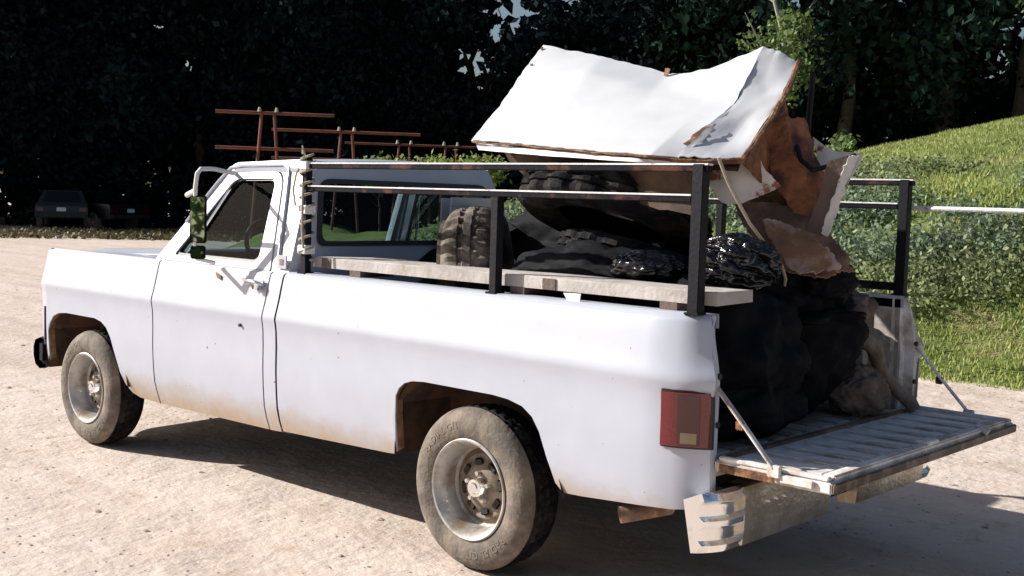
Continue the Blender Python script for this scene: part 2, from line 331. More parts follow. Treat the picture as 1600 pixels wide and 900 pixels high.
def leaf_cloud(name, centers, per, spread, size, m, parent=None, flat=0, jitter=.5, up_bias=0):
    """many small folded leaf faces round the given centres, one mesh"""
    C=np.repeat(np.asarray(centers,float), per, axis=0); n=len(C)
    sp=np.asarray(spread,float)
    c=C[:,:3]+rng.normal(0,1,(n,3))*sp
    a=rng.normal(0,1,(n,3)); a/=np.linalg.norm(a,axis=1)[:,None]
    b=rng.normal(0,1,(n,3)); b[:,2]+=up_bias; b-= (b*a).sum(1)[:,None]*a; b/=np.linalg.norm(b,axis=1)[:,None]
    s=size*(1+rng.uniform(-jitter,jitter,n))[:,None]
    v=np.stack([c-a*s*.5, c+b*s*.33, c+a*s*.6, c-b*s*.33],1).reshape(-1,3)
    f=np.arange(n*4).reshape(-1,4)
    me=bpy.data.meshes.new(name); me.vertices.add(n*4); me.vertices.foreach_set('co', v.ravel())
    me.loops.add(n*4); me.loops.foreach_set('vertex_index', f.ravel()); me.polygons.add(n)
    me.polygons.foreach_set('loop_start', np.arange(0,n*4,4)); me.polygons.foreach_set('loop_total', np.full(n,4)); me.update(calc_edges=True)
    if m: me.materials.append(m)
    return me
def crown_centers(k, r, low=.0):
    out=[]
    while len(out)<k:
        p=rng.uniform(-1,1,3); d=np.linalg.norm(p)
        if d>1 or d<.35: continue
        if p[2]<-.85+low: continue
        out.append(p*np.array(r)*(1+.18*math.sin(p[0]*5+p[1]*3)))
    return out
def crown_mesh(name, k, r, per, spread, size, m): return leaf_cloud(name, crown_centers(k,r), per, spread, size, m)
def trunk_mesh(h, r, seed, limbs=5):
    rnd=random.Random(seed); b=MB(); pts=[]; 
    for i in range(7): pts.append((rnd.uniform(-.12,.12)*i*.5*min(1,h/6), rnd.uniform(-.12,.12)*i*.5*min(1,h/6), h*i/6))
    b.tube(pts, r, 8, rs=[r*(1.35 if i==0 else 1)*(1-.11*i) for i in range(7)])
    for l in range(limbs):
        p=Vector(pts[3+l%4]); a=rnd.uniform(0,6.28); L_=rnd.uniform(1.5,3.2)*min(1,h/6.5)*(1 if h>5 else .6)
        b.tube([p, p+Vector((math.cos(a)*L_*.5,math.sin(a)*L_*.5,L_*.35)), p+Vector((math.cos(a)*L_,math.sin(a)*L_,L_*.9))], r*.35, 6, rs=[r*.42,r*.28,r*.1])
    return b
def dup(root, loc, rz, sc=1):
    c=root.copy(); COL.objects.link(c); c.location=loc; c.rotation_euler=(0,0,rz); c.scale=(sc,sc,sc)
    for ch in list(root.children):
        d=ch.copy(); COL.objects.link(d); d.parent=c
    return c

# forest trees: three prototypes, then copies
protos=[]
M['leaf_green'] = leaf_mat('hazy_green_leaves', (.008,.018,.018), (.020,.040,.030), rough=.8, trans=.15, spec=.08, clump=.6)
LABEL='large dark leafy tree shaded in the wood behind the lot'
for i,(r,h) in enumerate([((3.9,3.9,5.4),6.5),((4.4,4.0,4.8),6.0),((3.5,3.7,6.0),7.2)]):
    t=empty('forest_tree',(0,0,0)); tag(t, LABEL, 'tree', 'dark trees of the wood')
    trunk_mesh(h, .26, i).build('trunk', M['bark'], t)
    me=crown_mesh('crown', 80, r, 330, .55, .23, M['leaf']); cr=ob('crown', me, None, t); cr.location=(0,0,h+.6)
    protos.append(t)
GREEN={}
VISTAS=[(42.9,8.9,.015,.7),(43.7,7.9,.006,.5),(44.6,6.4,.011,.6),(45.3,6.9,.005,.6),(44.1,5.4,.006,.4),(58.1,5.9,.006,.3),(57.6,6.7,.003,.3),(59.4,7.4,.003,.3),(26.2,6.6,.006,.4),(25.2,7.3,.003,.4),(19.4,8.2,.013,.6),(18.6,6.3,.009,.5),(20.4,7.0,.005,.5),(51.0,9.6,.004,.3),(55.0,8.6,.003,.3),(63.3,9.2,.004,.3),(40.1,9.6,.005,.3),(24.4,9.4,.006,.3),(29.4,9.7,.006,.3),(61,9.4,.003,.3)]
def thin_crown(t,loc,rz,s):
    # ragged openings in the foliage through which the sky shows
    cr=[c for c in t.children if c.name.startswith('crown')][0]; me=cr.data; n=len(me.polygons)
    co=np.empty(n*12,dtype=np.float32); me.vertices.foreach_get('co',co); co=co.reshape(n,4,3)
    q=co.mean(1).astype(float); q[:,2]+=cr.location.z; q*=s
    cz,sz=math.cos(rz),math.sin(rz); X=q[:,0]*cz-q[:,1]*sz+loc[0]-3.46; Y=q[:,0]*sz+q[:,1]*cz+loc[1]+4.51; Z=q[:,2]+loc[2]-1.6
    D=np.hypot(X,Y); az_=np.degrees(np.arctan2(-X,Y)); elv=np.degrees(np.arctan2(Z,D)); keep=np.ones(n,bool); rr=rng.random(n)
    for a,e,rad,_ in VISTAS:
        dd=np.hypot(np.radians(az_-a)*(1+.5*np.sin(elv*9)),np.radians(elv-e)*(1.2+.5*np.sin(az_*7+1)))
        keep &= ~((dd<rad)|((dd<rad*2.4)&(rr<.6)))
    if keep.all(): return
    V=co[keep].reshape(-1,3); m=len(V)//4; m2=bpy.data.meshes.new('crown'); m2.vertices.add(m*4); m2.vertices.foreach_set('co',V.ravel())
    m2.loops.add(m*4); m2.loops.foreach_set('vertex_index',np.arange(m*4)); m2.polygons.add(m)
    m2.polygons.foreach_set('loop_start',np.arange(0,m*4,4)); m2.polygons.foreach_set('loop_total',np.full(m,4)); m2.update(calc_edges=True); m2.materials.append(me.materials[0])
    cr.data=m2
rows=[]
C0=Vector((3.46,-4.51))
def polar(px, d):      # a bearing given as degrees left of +Y from the camera's standpoint, and a distance
    a=R(px); return C0.x-math.sin(a)*d, C0.y+math.cos(a)*d
spots=[]
for a,d in [(65.5,52),(61.5,52),(57.5,51.5),(54,49),(50.5,48),(47.5,48.5),(44.9,46),(40.8,46),(37.5,45),(34,43),(30,43),(26.5,41),(23,42),(19.5,40),(16,41),(12,42),(7,40),
            (70,53),(76,56),(79.5,58),(74,62),(68,60),(63,60),(58.5,59),(53,58),(46,57),(39,56),(32,54),(25,53),(18,52),(57,66),(49,66),(64,68)]:
    spots.append((a+random.uniform(-.6,.6),d+random.uniform(-1,1)))
for i,(a,d) in enumerate(spots):
    x,y=polar(a,d); z=max(0,hill(x,y)) if a<58 else 0
    p=protos[i%3]; rz=random.uniform(0,6.28); s=random.uniform(.92,1.2)
    if i<3: c=p; p.location=(x,y,z-.1); p.rotation_euler.z=rz; p.scale=(s,s,s)
    else: c=dup(p,(x,y,z-.1),rz,s)
    thin_crown(c,(x,y,z-.1),rz,s)
    if a<33:      # the lighter, greener trees above the bank
        cr=[q for q in c.children if q.name.startswith('crown')][0]; key='g'+cr.data.name
        if len(c.children) and cr.data.materials[0] is not M['leaf_green']:
            gm=GREEN.get(cr.data.name)
            if gm is None: gm=cr.data.copy(); gm.materials[0]=M['leaf_green']; GREEN[cr.data.name]=gm
            cr.data=gm
# woodland mass behind, and the low understorey
cen=[]
for k in range(900):
    a=random.uniform(5,84); d=random.uniform(63,76); x,y=polar(a,d); z=random.uniform(0,17)
    e=math.degrees(math.atan2(z-1.6,d))
    if any(math.hypot(a-va,e-ve)<math.degrees(vr)*1.5+1.0 for va,ve,vr,_ in VISTAS): continue
    cen.append((x,y,z))
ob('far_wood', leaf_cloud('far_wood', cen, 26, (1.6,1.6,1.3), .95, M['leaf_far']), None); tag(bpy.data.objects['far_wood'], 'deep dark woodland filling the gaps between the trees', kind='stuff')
cen=[]
for k in range(420):
    a=random.uniform(8,75); d=random.uniform(48.5,52) if a>55 else random.uniform(41,45); x,y=polar(a,d); z=max(0,hill(x,y)) if a<58 else 0
    cen.append((x,y,z+random.uniform(.1,2.4)))
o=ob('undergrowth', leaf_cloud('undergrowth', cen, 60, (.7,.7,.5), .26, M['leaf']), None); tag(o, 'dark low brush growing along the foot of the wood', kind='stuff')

# a sunny small tree with a pale trunk in front of the wood, and a sunlit spray of foliage at the right edge
def small_tree(loc, crown, cz, h, r, label, m='leaf_light', per=60, bark='bark_pale', k=26, spread=.25, size=.15):
    t=empty('young_tree', loc); tag(t, label, 'tree')
    trunk_mesh(h, r, 9, 4).build('trunk', M[bark], t)
    me=crown_mesh('crown', k, crown, per, spread, size, M[m]); c=ob('crown', me, None, t); c.location=(0,0,cz)
    return t
x,y=polar(30.0,36); small_tree((x,y,hill(x,y)-.1),(.95,.95,1.5),3.9,6.5,.12,'slim pale-trunked young tree with sunlit light green leaves above the crushed refrigerator')
x,y=polar(17.6,34); small_tree((x,y,hill(x,y)-.1),(1.2,1.2,2.4),3.2,5.0,.1,'small sunlit tree at the right edge standing before the dark wood', size=.13)
x,y=polar(27.2,27); small_tree((x,y,hill(x,y)-.1),(.4,.4,.22),.35,.4,.025,'low leafy sapling catching the sun at the crest of the bank', k=12, per=30, size=.14, spread=.1)
for a,d,bh,lab in [(46.6,37,2.75,'bright green bush in sunlight glimpsed under the dark trees, nearer the pipe racks'),(49.0,38,2.7,'bright yellow-green bush in sunlight glimpsed just above the cab roof'),(44.6,37,2.8,'pale green bush in sunlight glimpsed left of the crushed refrigerator')]:
    x,y=polar(a,d); z=hill(x,y)
    b=empty('sunlit_bush',(x,y,z-.05)); tag(b,lab,'bush')
    trunk_mesh(bh-.5-z,.05,3,3).build('stem',M['bark'],b); ob('foliage', crown_mesh('foliage',22,(1.15,1.0,.42),60,(.22,.22,.12),.14,M['leaf_yellow']),None,b).location=(0,0,bh-.3-z)

for i,(hx,hy) in enumerate([(1.5,-12),(4.2,-12.6),(7,-13),(-1.2,-12.4)]):  # unseen bushes placed for the door mirror to reflect
    b=empty('lot_bush',(hx,hy,0)); tag(b,'sunny green bush on the near side of the dirt lot, outside the picture','bush','bushes behind the photographer')
    trunk_mesh(1.2,.05,i,3).build('stem',M['bark'],b); ob('foliage', crown_mesh('foliage',22,(1.5,1.3,1.4),90,.3,.2,M['leaf_light']),None,b).location=(0,0,1.3)
# weeds and grass on the bank
cen=[]; cen2=[]
for k in range(8500):
    t=random.uniform(-9,9); s=random.uniform(1.3,7.0)
    if noise.noise(Vector((t*.55,s*.55,9)))+.5*noise.noise(Vector((t*1.7,s*1.7,9)))<-.02: continue
    sx=s+KB*max(0,-t-3)**2; q=BP+BT*t+BN*sx; c=(q.x,q.y,hill(q.x,q.y)+.06+random.random()*.16)
    (cen if noise.noise(Vector((t*.4,s*.4,2)))<.05 else cen2).append(c)
o=ob('bank_weeds', leaf_cloud('bank_weeds', cen, 20, (.10,.10,.07), .055, M['weed']), None); tag(o,'tangled green weeds covering the bank',kind='stuff')
o=ob('bank_shrubs', leaf_cloud('bank_shrubs', cen2, 22, (.12,.12,.09), .058, M['weed2']), None); tag(o,'bluish green leafy weeds in clumps on the bank',kind='stuff')
def blades(name, n, srange, trange, h, m, thr=-1):
    t=rng.uniform(*trange,n); s=rng.uniform(*srange,n); V=[]; 
    for i in range(n):
        if noise.noise(Vector((t[i]*.7,s[i]*.7,5)))<thr: continue
        sx=s[i]+KB*max(0,-t[i]-3)**2; q=BP+BT*t[i]+BN*sx; z=hill(q.x,q.y)-.01
        a=random.uniform(0,6.28); w_=h*.16; hh=h*random.uniform(.35,1.15); lx=random.uniform(-.5,.5)*hh; ly=random.uniform(-.5,.5)*hh
        V += [(q.x-math.cos(a)*w_,q.y-math.sin(a)*w_,z),(q.x+math.cos(a)*w_,q.y+math.sin(a)*w_,z),(q.x+lx,q.y+ly,z+hh)]
    n=len(V)//3; me=bpy.data.meshes.new(name); me.from_pydata(V,[],[(3*i,3*i+1,3*i+2) for i in range(n)]); return ob(name,me,m)
o=blades('short_grass', 70000, (-.25,3.4), (-6,7), .075, M['grass'], -.25); tag(o,'short bright grass at the foot of the bank',kind='stuff')
o=blades('rough_grass', 50000, (2.6,6.5), (-8,8), .10, M['grass'], -.2); tag(o,'rough grass between the weeds on the bank',kind='stuff')
o=blades('mown_grass', 80000, (5.5,26), (-9,9), .085, M['grass']); tag(o,'smooth sunlit mown grass on top of the bank',kind='stuff')

# loose clods and pebbles on the dirt
b=MB(); ico=[(0,0,1),(.9,0,.3),(.28,.85,.35),(-.7,.5,.3),(-.7,-.5,.3),(.28,-.85,.35),(0,0,-.3)]
icf=[(0,1,2),(0,2,3),(0,3,4),(0,4,5),(0,5,1),(6,2,1),(6,3,2),(6,4,3),(6,5,4),(6,1,5)]
for k in range(4200):
    d=random.uniform(0,1)**1.7*20+2.3; a=R(random.uniform(14,72)); x=C0.x-math.sin(a)*d; y=C0.y+math.cos(a)*d
    if st(x,y)[0]>.1: continue
    r=random.uniform(.003,.008)*(1+d*.045)*(2.2 if random.random()<.05 else 1); rz=random.uniform(0,6.28); z=ground_z(x,y)
    b.add([(x+(p[0]*math.cos(rz)-p[1]*math.sin(rz))*r*random.uniform(1.0,1.8), y+(p[0]*math.sin(rz)+p[1]*math.cos(rz))*r, z+p[2]*r*.55) for p in ico], icf)
o=b.build('pebbles', M['stone'], smooth=0, merge=False); tag(o,'small clods and pebbles scattered over the dirt lot',kind='stuff')
# low dry weeds along the far edge of the lot
cen=[]
for k in range(700):
    a=random.uniform(56,80); d=random.uniform(38,43); x,y=polar(a,d); cen.append((x,y,random.uniform(0,.12)))
o=ob('lot_edge_weeds', leaf_cloud('lot_edge_weeds', cen, 12, (.3,.3,.05), .14, leaf_mat('dry_weeds',(.07,.07,.03),(.17,.13,.07))), None); tag(o,'dry weeds along the far edge of the dirt lot',kind='stuff')

# ---------------------------------------------------------------- PICKUP TRUCK  (front towards -X, driver's side faces -Y)
TR=empty('pickup_truck',(0,0,0)); tag(TR,'white long-bed pickup truck with black pipe rack, muddy sills and its tailgate down','truck')
ZP=[.30,.36,.40,.44,.50,.60,.70,.82,.90,.935,.957,.966,.985,1.02,1.06,1.16,1.185,1.198]
YP=[.895,.915,.928,.942,.957,.966,.970,.970,.9725,.9775,.9815,.9815,.9785,.968,.958,.936,.928,.912]
def yprof(z): return interp(z,ZP,YP)
def endin(x):   # plan rounding at tail and nose
    d=0
    if x>.98: d+=.080*((x-.98)/.17)**1.9
    if x<-3.93: d+=.14*((-3.93-x)/.15)**1.9
    return d
ARF=[(-4.09,.50),(-4.0,.47),(-3.88,.445),(-3.865,.52),(-3.862,.66),(-3.835,.72),(-3.79,.765),(-3.72,.79),(-3.62,.80),(-3.25,.80),(-3.17,.785),(-3.11,.755),(-3.06,.70),(-3.02,.62),(-2.965,.50),(-2.93,.43),(-2.88,.385),(-2.80,.365),(-2.58,.36)]
ARD=[(-2.57,.36),(-1.51,.375)]
ARC=[(-1.50,.375),(-1.40,.38)]
ARB=[(-1.386,.385),(-.56,.415),(-.51,.42),(-.495,.44),(-.488,.60),(-.484,.70),(-.465,.735),(-.43,.762),(-.38,.778),(-.30,.785),(.12,.785),(.21,.778),(.29,.76),(.345,.725),(.385,.67),(.425,.57),(.465,.47),(.50,.435),(.60,.44),(1.03,.475),(1.10,.485),(1.15,.50)]
HI=[.82,.86,.90,.92,.935,.946,.957,.966,.978,.99,1.01,1.03,1.055,1.08,1.12,1.16,1.175,1.185,1.192,1.198]
def tx(x,z): return x-.045*max(0,min(1,(z-.98)/.22))*max(0,min(1,(x-1.0)/.15))
def topz(x): return 1.198-.055*max(0,(-3.90-x)/.19)**2.2
def skin(stations, sgn, top=None, xrange=None, zadd=0):
    """outer body side between x stations, following wheel arch bottoms and the crease"""
    xs_=[]; 
    for (x0,z0),(x1,z1) in zip(stations[:-1],stations[1:]):
        k=max(1,int((x1-x0)/.12)); 
        for i in range(k): xs_.append((x0+(x1-x0)*i/k, z0+(z1-z0)*i/k))
    xs_.append(stations[-1]); P=[]
    for x,zb in xs_:
        row=[]; e=endin(x); hi=HI if top is None else [z for z in HI if z<=top(x)-.004]+[top(x)]
        row.append((x, sgn*(yprof(zb)-e-.045), zb+.012)); row.append((x, sgn*(yprof(zb)-e-.006), zb-.001))
        for i in range(7):
            z=zb+(.82-zb)*i/7; row.append((x,sgn*(yprof(z)-e),z))
        for z in hi:
            bul=.018*math.exp(-((z-.965)/.05)**2) if x>1.03 else 0
            row.append((tx(x+bul*(x-1.03)/.12,z), sgn*(yprof(z)-e),min(z,topz(x)-(1.198-z)*.3 if x<-3.9 else z)))
        P.append(row)
    return P
M['mud'] = mat('dried_mud_edge', (.30,.20,.12), .9, col2=(.16,.09,.05), scale=14, mix=(.4,.6), bump=.3)
def panel(P,nm,mt,extra=None):
    b=MB().grid([row[1:] for row in P])
    if extra: extra(b)
    o=b.build(nm,mt,TR,smooth=30); MB().grid([row[:2] for row in P]).build('lower_lip',M['mud'],o,smooth=30); return o
for sg in (-1,1):
    panel(skin([(x,z) for x,z in ARF],sg),'fender',M['paint'])
    panel(skin(ARC,sg),'cab_corner',M['paint'])
    # door with its shut lines as real gaps
    d=MB().grid([row[1:] for row in skin(ARD,sg)]); d.grid([[(x,sg*(yprof(z)-q),z) for z in [.375]+list(np.linspace(.42,.80,6))+HI] for x,q in ((-2.5695,.0),(-2.566,.03))])
    d.grid([[(x,sg*(yprof(z)-q),z) for z in [.375]+list(np.linspace(.42,.80,6))+HI] for x,q in ((-1.5105,.0),(-1.514,.03))])
    door=d.build('door',M['paint'],TR,smooth=30); MB().grid([row[:2] for row in skin(ARD,sg)]).build('lower_lip',M['mud'],door)
    # handle, lock, lower mirror bracket patch
    if True:
        h=MB(); h.box((-1.70,sg*.948,1.118),(-1.53,sg*.958,1.150)); h.build('handle_plate',M['paint_up'],door,bevel=.003)
        h=MB(); h.tube([(-1.71,sg*.965,1.147),(-1.60,sg*.985,1.145),(-1.56,sg*.985,1.140),(-1.535,sg*.962,1.130)],.008,8); h.box((-1.575,sg*.958,1.10),(-1.545,sg*.985,1.135)); h.build('handle',M['chrome'],door,bevel=.002)
        MB().tube([(-1.60,sg*.955,1.112),(-1.60,sg*.972,1.112)],.011,12).build('lock',M['rimdark'],door)
    if sg<0:
        MB().tube([(-1.70,-.965,.905),(-1.70,-.985,.905)],.009,8).build('dent_mark',M['rimdark'],door)
        sheet('patch',[[(-1.985,-.948,1.165),(-1.965,-.950,1.135)],[(-1.93,-.950,1.150),(-1.92,-.952,1.125)]],3,3,M['rust_edge'],door,amp=.004,th=.004)
    # dark backing behind the gaps and inside the doors
    MB().box((-2.72,sg*.80,.37),(-1.36,sg*.90,1.20)).build('door_inner',M['interior'],TR)
# fender tops, hood, cowl, nose
def hoodz(x,y): return interp(x,[-4.10,-4.04,-3.9,-2.62],[1.10,1.145,1.165,1.225])+.02*(1-(y/.8)**2)
b=MB(); b.grid([[ (x, y, hoodz(x,y)+(.014 if abs(abs(y)-.55)<.06 else 0)) for y in np.linspace(-.775,.775,40)] for x in [-4.10,-4.09,-4.07,-4.04,-4.0]+list(np.linspace(-3.9,-2.66,16))])
o=b.build('hood',M['paint_up'],TR,smooth=30); solid(o,.012)
for sg in(-1,1):
    b=MB(); P=[]
    for x in list(np.linspace(-4.09,-3.93,7))+list(np.linspace(-3.9,-2.60,14)):
        e=endin(x); zt=min(1.198,hoodz(x,.78)+.004); row=[]
        for f in np.linspace(0,1,7):
            y=.782+(.912-e-.782)*f; zt=min(zt,topz(x)); row.append((x,sg*y,zt+(topz(x)-zt)*f**1.3+.003*math.sin(f*math.pi)))
        P.append(row)
    b.grid(P).build('fender_top',M['paint_up'],TR,smooth=30)
MB().box((-2.66,-.80,1.19),(-2.50,.80,1.222)).build('cowl',M['paint_up'],TR,bevel=.01)
b=MB(); b.box((-4.085,-.83,.62),(-4.06,.83,1.11)); nose=b.build('front_panel',M['paint'],TR,bevel=.008)
g=MB(); [g.box((-4.105,-.55,.72+i*.06),(-4.085,.55,.735+i*.06)) for i in range(6)]; g.box((-4.10,-.57,.70),(-4.086,.57,1.06)); g.build('grille',M['chrome'],TR)
for sg in(-1,1):
    MB().lathe([(.0,.0),(.05,-.002),(.085,.006),(.095,.02)],(0,0,0),24).build('headlight',M['chrome'],TR).matrix_local=Matrix.Translation((-4.10,sg*.69,.93))@Matrix.Rotation(R(-90),4,'Z')
    MB().box((-3.915,sg*.950,.60),(-3.895,sg*.972,.82)).build('side_marker',M['trim'],TR,bevel=.003)
b=MB(); 
P=[]
for y in np.linspace(-.965,.965,37):
    e=.14*max(0,(abs(y)-.70)/.265)**2.2
    P.append([(-4.05+e,y,.41),(-4.13+e,y,.40),(-4.19+e,y,.425),(-4.215+e,y,.48),(-4.215+e,y,.54),(-4.19+e,y,.585),(-4.13+e,y,.605),(-4.05+e,y,.60),(-4.05+e,y,.41)])
for s_ in(-1,1):
    yy=s_*.98; P.append([(-4.10+.13-.0,yy,.40)]*7) if False else None
b.grid(P).build('front_bumper',M['black_paint'],TR,smooth=40)
for sg in(-1,1): MB().box((-4.03,sg*.90,.43),(-3.95,sg*.955,.585)).build('bumper_end',M['black_paint'],TR,bevel=.02)
# front and rear wheel housings (dark inner liners)
def liner(x0,x1,ztop,nm):
    for sg in(-1,1):
        b=MB(); pts=[(x0,.42),(x0,ztop-.12),(x0+.10,ztop+.015),(x1-.16,ztop+.015),(x1-.03,ztop-.14),(x1+.04,.42)]
        b.grid([[(x,sg*y,z) for y in(.955,.60)] for x,z in pts]); b.grid([[(x,sg*.60,z),(x,sg*.60,.42)] for x,z in pts]); b.build(nm,mat('muddy_wheel_housing',(.05,.028,.018),.95,col2=(.12,.06,.035),scale=5) if 'muddy_wheel_housing' not in bpy.data.materials else bpy.data.materials['muddy_wheel_housing'],TR)
liner(-3.875,-2.92,.79,'wheel_housing'); liner(-.50,.47,.775,'wheel_housing')
# chassis
b=MB(); b.box((-4.05,-.50,.46),(1.12,-.38,.60)); b.box((-4.05,.38,.46),(1.12,.50,.60)); b.box((-2.7,-.78,.42),(-1.45,.78,.52)); b.box((-4.0,-.58,.50),(-2.75,.58,.95)); b.box((-1.36,-.57,.60),(1.1,.57,.64)); b.box((-.7,-.3,.45),(-.5,.3,.6))
for x in(-1.1,-.6,.55,1.0): b.box((x,-.78,.54),(x+.08,.78,.60))
b.build('chassis',M['dark'],TR)
b=MB(); b.tube([(0,-.74,.36),(0,.74,.36)],.045,12); b.tube([(0,-.15,.36),(0,.0,.36),(0,.15,.36)],.15,14,rs=[.08,.16,.08]); b.tube([(-.1,0,.38),(-1.4,0,.46)],.04,10); b.tube([(-3.34,-.74,.36),(-3.34,.74,.36)],.05,10); b.build('axles',M['dark'],TR)
b=MB(); b.tube([(-1.2,-.42,.46),(.3,-.45,.44),(.62,-.50,.43),(.80,-.64,.43),(.90,-.78,.43),(.78,-.93,.40)][::-1],.033,14,cap=False); ex=b.build('exhaust_pipe',M['rust_brown'],TR); 
ex.data.materials.clear(); ex.data.materials.append(mat('rusty_exhaust',(.30,.19,.13),.7,col2=(.16,.08,.05),scale=14))
MB().tube([(.785,-.922,.401),(.83,-.87,.412)],.029,14).build('pipe_mouth',M['rimdark'],ex)

# ---- cab greenhouse
def gy(z): return .905-.41*(z-1.20)        # half width at height z
def rpoly(cs, r, k=6):
    out=[]; n=len(cs)
    for i in range(n):
        p0,p,p1=Vector(cs[i-1]),Vector(cs[i]),Vector(cs[(i+1)%n]); rr=r[i] if isinstance(r,(list,tuple)) else r
        a=(p0-p).normalized(); c=(p1-p).normalized(); q0=p+a*rr; q1=p+c*rr
        for j in range(k+1):
            t=j/k; out.append(((1-t)**2*q0+2*t*(1-t)*p+t*t*q1))
    return out
def ring(outer, inner, mp, th):   # solid frame between two loops
    b=MB(); n=len(outer)
    for L0,L1,i0 in ((outer,inner,0),): 
        A=[mp(p,0) for p in L0]; B=[mp(p,0) for p in L1]; A2=[mp(p,th) for p in L0]; B2=[mp(p,th) for p in L1]
        v=A+B+A2+B2; f=[]
        for i in range(n):
            j=(i+1)%n; f += [(i,j,n+j,n+i),(2*n+i,3*n+i,3*n+j,2*n+j),(i,2*n+i,2*n+j,j),(n+i,n+j,3*n+j,3*n+i)]
        b.add(v,f)
    return b
def plate(loop, mp, th):
    b=MB(); n=len(loop); b.add([mp(p,0) for p in loop],[tuple(range(n))]); return b
for sg in(-1,1):
    mp=lambda p,d,sg=sg:(p[0], sg*(gy(p[1])-d), p[1])
    co=rpoly([(-2.66,1.195),(-2.22,1.765),(-1.515,1.785),(-1.385,1.195)],[.005,.06,.05,.005])
    do=rpoly([(-2.56,1.197),(-2.185,1.715),(-1.715,1.725),(-1.53,1.197)],[.01,.07,.09,.01])
    do2=rpoly([(-2.545,1.2),(-2.180,1.708),(-1.722,1.718),(-1.540,1.2)],[.01,.07,.09,.01])
    wi=rpoly([(-2.475,1.232),(-2.145,1.672),(-1.765,1.68),(-1.665,1.232)],[.03,.05,.05,.06])
    ring(co,do,mp,.05).build('cab_side',M['paint_up'],TR,smooth=30)
    wf=ring(do2,wi,lambda p,d,sg=sg:(p[0],sg*(gy(p[1])-d+.006),p[1]),.045).build('window_frame',M['paint_up'],TR,smooth=30)
    wi2=rpoly([(-2.455,1.245),(-2.140,1.662),(-1.772,1.668),(-1.677,1.245)],[.03,.05,.05,.06])
    ring(wi,wi2,lambda p,d,sg=sg:(p[0],sg*(gy(p[1])-d-.004),p[1]),.02).build('window_seal',M['trim'],wf,smooth=30)
    plate(wi,lambda p,d,sg=sg:(p[0],sg*(gy(p[1])-.022-d),p[1]),.004).build('window_pane',M['glass'],wf,smooth=0)
    MB().tube([mp((-2.375,1.245),.012),mp((-2.29,1.40),.012),mp((-2.165,1.655),.012)],.009,8).build('vent_post',M['chrome'],wf)
    MB().tube([mp(p,-.008) for p in [(-2.47,1.42),(-2.30,1.65),(-2.22,1.735),(-2.10,1.750),(-1.74,1.755),(-1.68,1.735),(-1.63,1.62),(-1.50,1.27)]],.009,8).build('drip_rail',M['paint_up'],TR)
    MB().box((-1.475,sg*.904,1.215),(-1.40,sg*.912,1.285)).build('pillar_badge',M['paint_up'],TR,bevel=.002)
    MB().box((-1.452,sg*.911,1.235),(-1.424,sg*.915,1.265)).build('badge_inlay',mat('badge_brown',(.25,.16,.13),.5) if sg<0 else bpy.data.materials['badge_brown'],TR)
# rear wall of the cab with its window
def rx(z): return -1.405-.10*(z-1.2)/.55
mpr=lambda p,d:(rx(p[1])-d,p[0],p[1])
ro=rpoly([(-.90,1.10),(-.672,1.775),(.672,1.775),(.90,1.10)],[.01,.05,.05,.01]); ri=rpoly([(-.70,1.33),(-.645,1.685),(.645,1.685),(.70,1.33)],[.05,.09,.09,.05])
cb=ring(ro,ri,mpr,.05).build('cab_back',M['paint_up'],TR,smooth=30)
ri2=rpoly([(-.665,1.355),(-.615,1.66),(.615,1.66),(.665,1.355)],[.05,.08,.08,.05])
ring(ri,ri2,lambda p,d:(rx(p[1])-d+.008,p[0],p[1]),.03).build('rear_window_seal',M['trim'],cb)
plate(ri2,lambda p,d:(rx(p[1])-.012-d,p[0],p[1]),.004).build('rear_window',M['glass'],cb,smooth=0)
MB().box((-1.40,-.88,.64),(-1.385,.88,1.20)).build('cab_lower_back',M['paint_up'],TR)
# windshield frame
def wx(z): return -2.63+.78*(z-1.22)
mpw=lambda p,d:(wx(p[1])+d,p[0],p[1])
wo=rpoly([(-.88,1.20),(-.68,1.765),(.68,1.765),(.88,1.20)],[.01,.05,.05,.01]); wn=rpoly([(-.80,1.235),(-.63,1.70),(.63,1.70),(.80,1.235)],[.06,.08,.08,.06])
wsf=ring(wo,wn,mpw,.05).build('windshield_frame',M['paint_up'],TR,smooth=30)
plate(wn,lambda p,d:(wx(p[1])+.02+d,p[0],p[1]),.004).build('windshield',M['glass'],wsf,smooth=0)
# roof
P=[]
for i,x in enumerate([-2.235,-2.21,-2.15,-2.05]+list(np.linspace(-1.95,-1.62,5))+[-1.56,-1.525,-1.512]):
    ex_=max(0,(-2.12-x)/.115)**2*.03+max(0,(x+1.58)/.07)**2*.018
    P.append([(x,y,1.755+.052*(1-(abs(y)/.70)**2.6)-ex_-(.022 if abs(y)>.67 else 0)) for y in [-.70,-.69,-.66,-.6,-.5,-.35,-.18,0,.18,.35,.5,.6,.66,.69,.70]])
o=MB().grid(P).build('roof',M['paint_up'],TR,smooth=50); solid(o,.02)
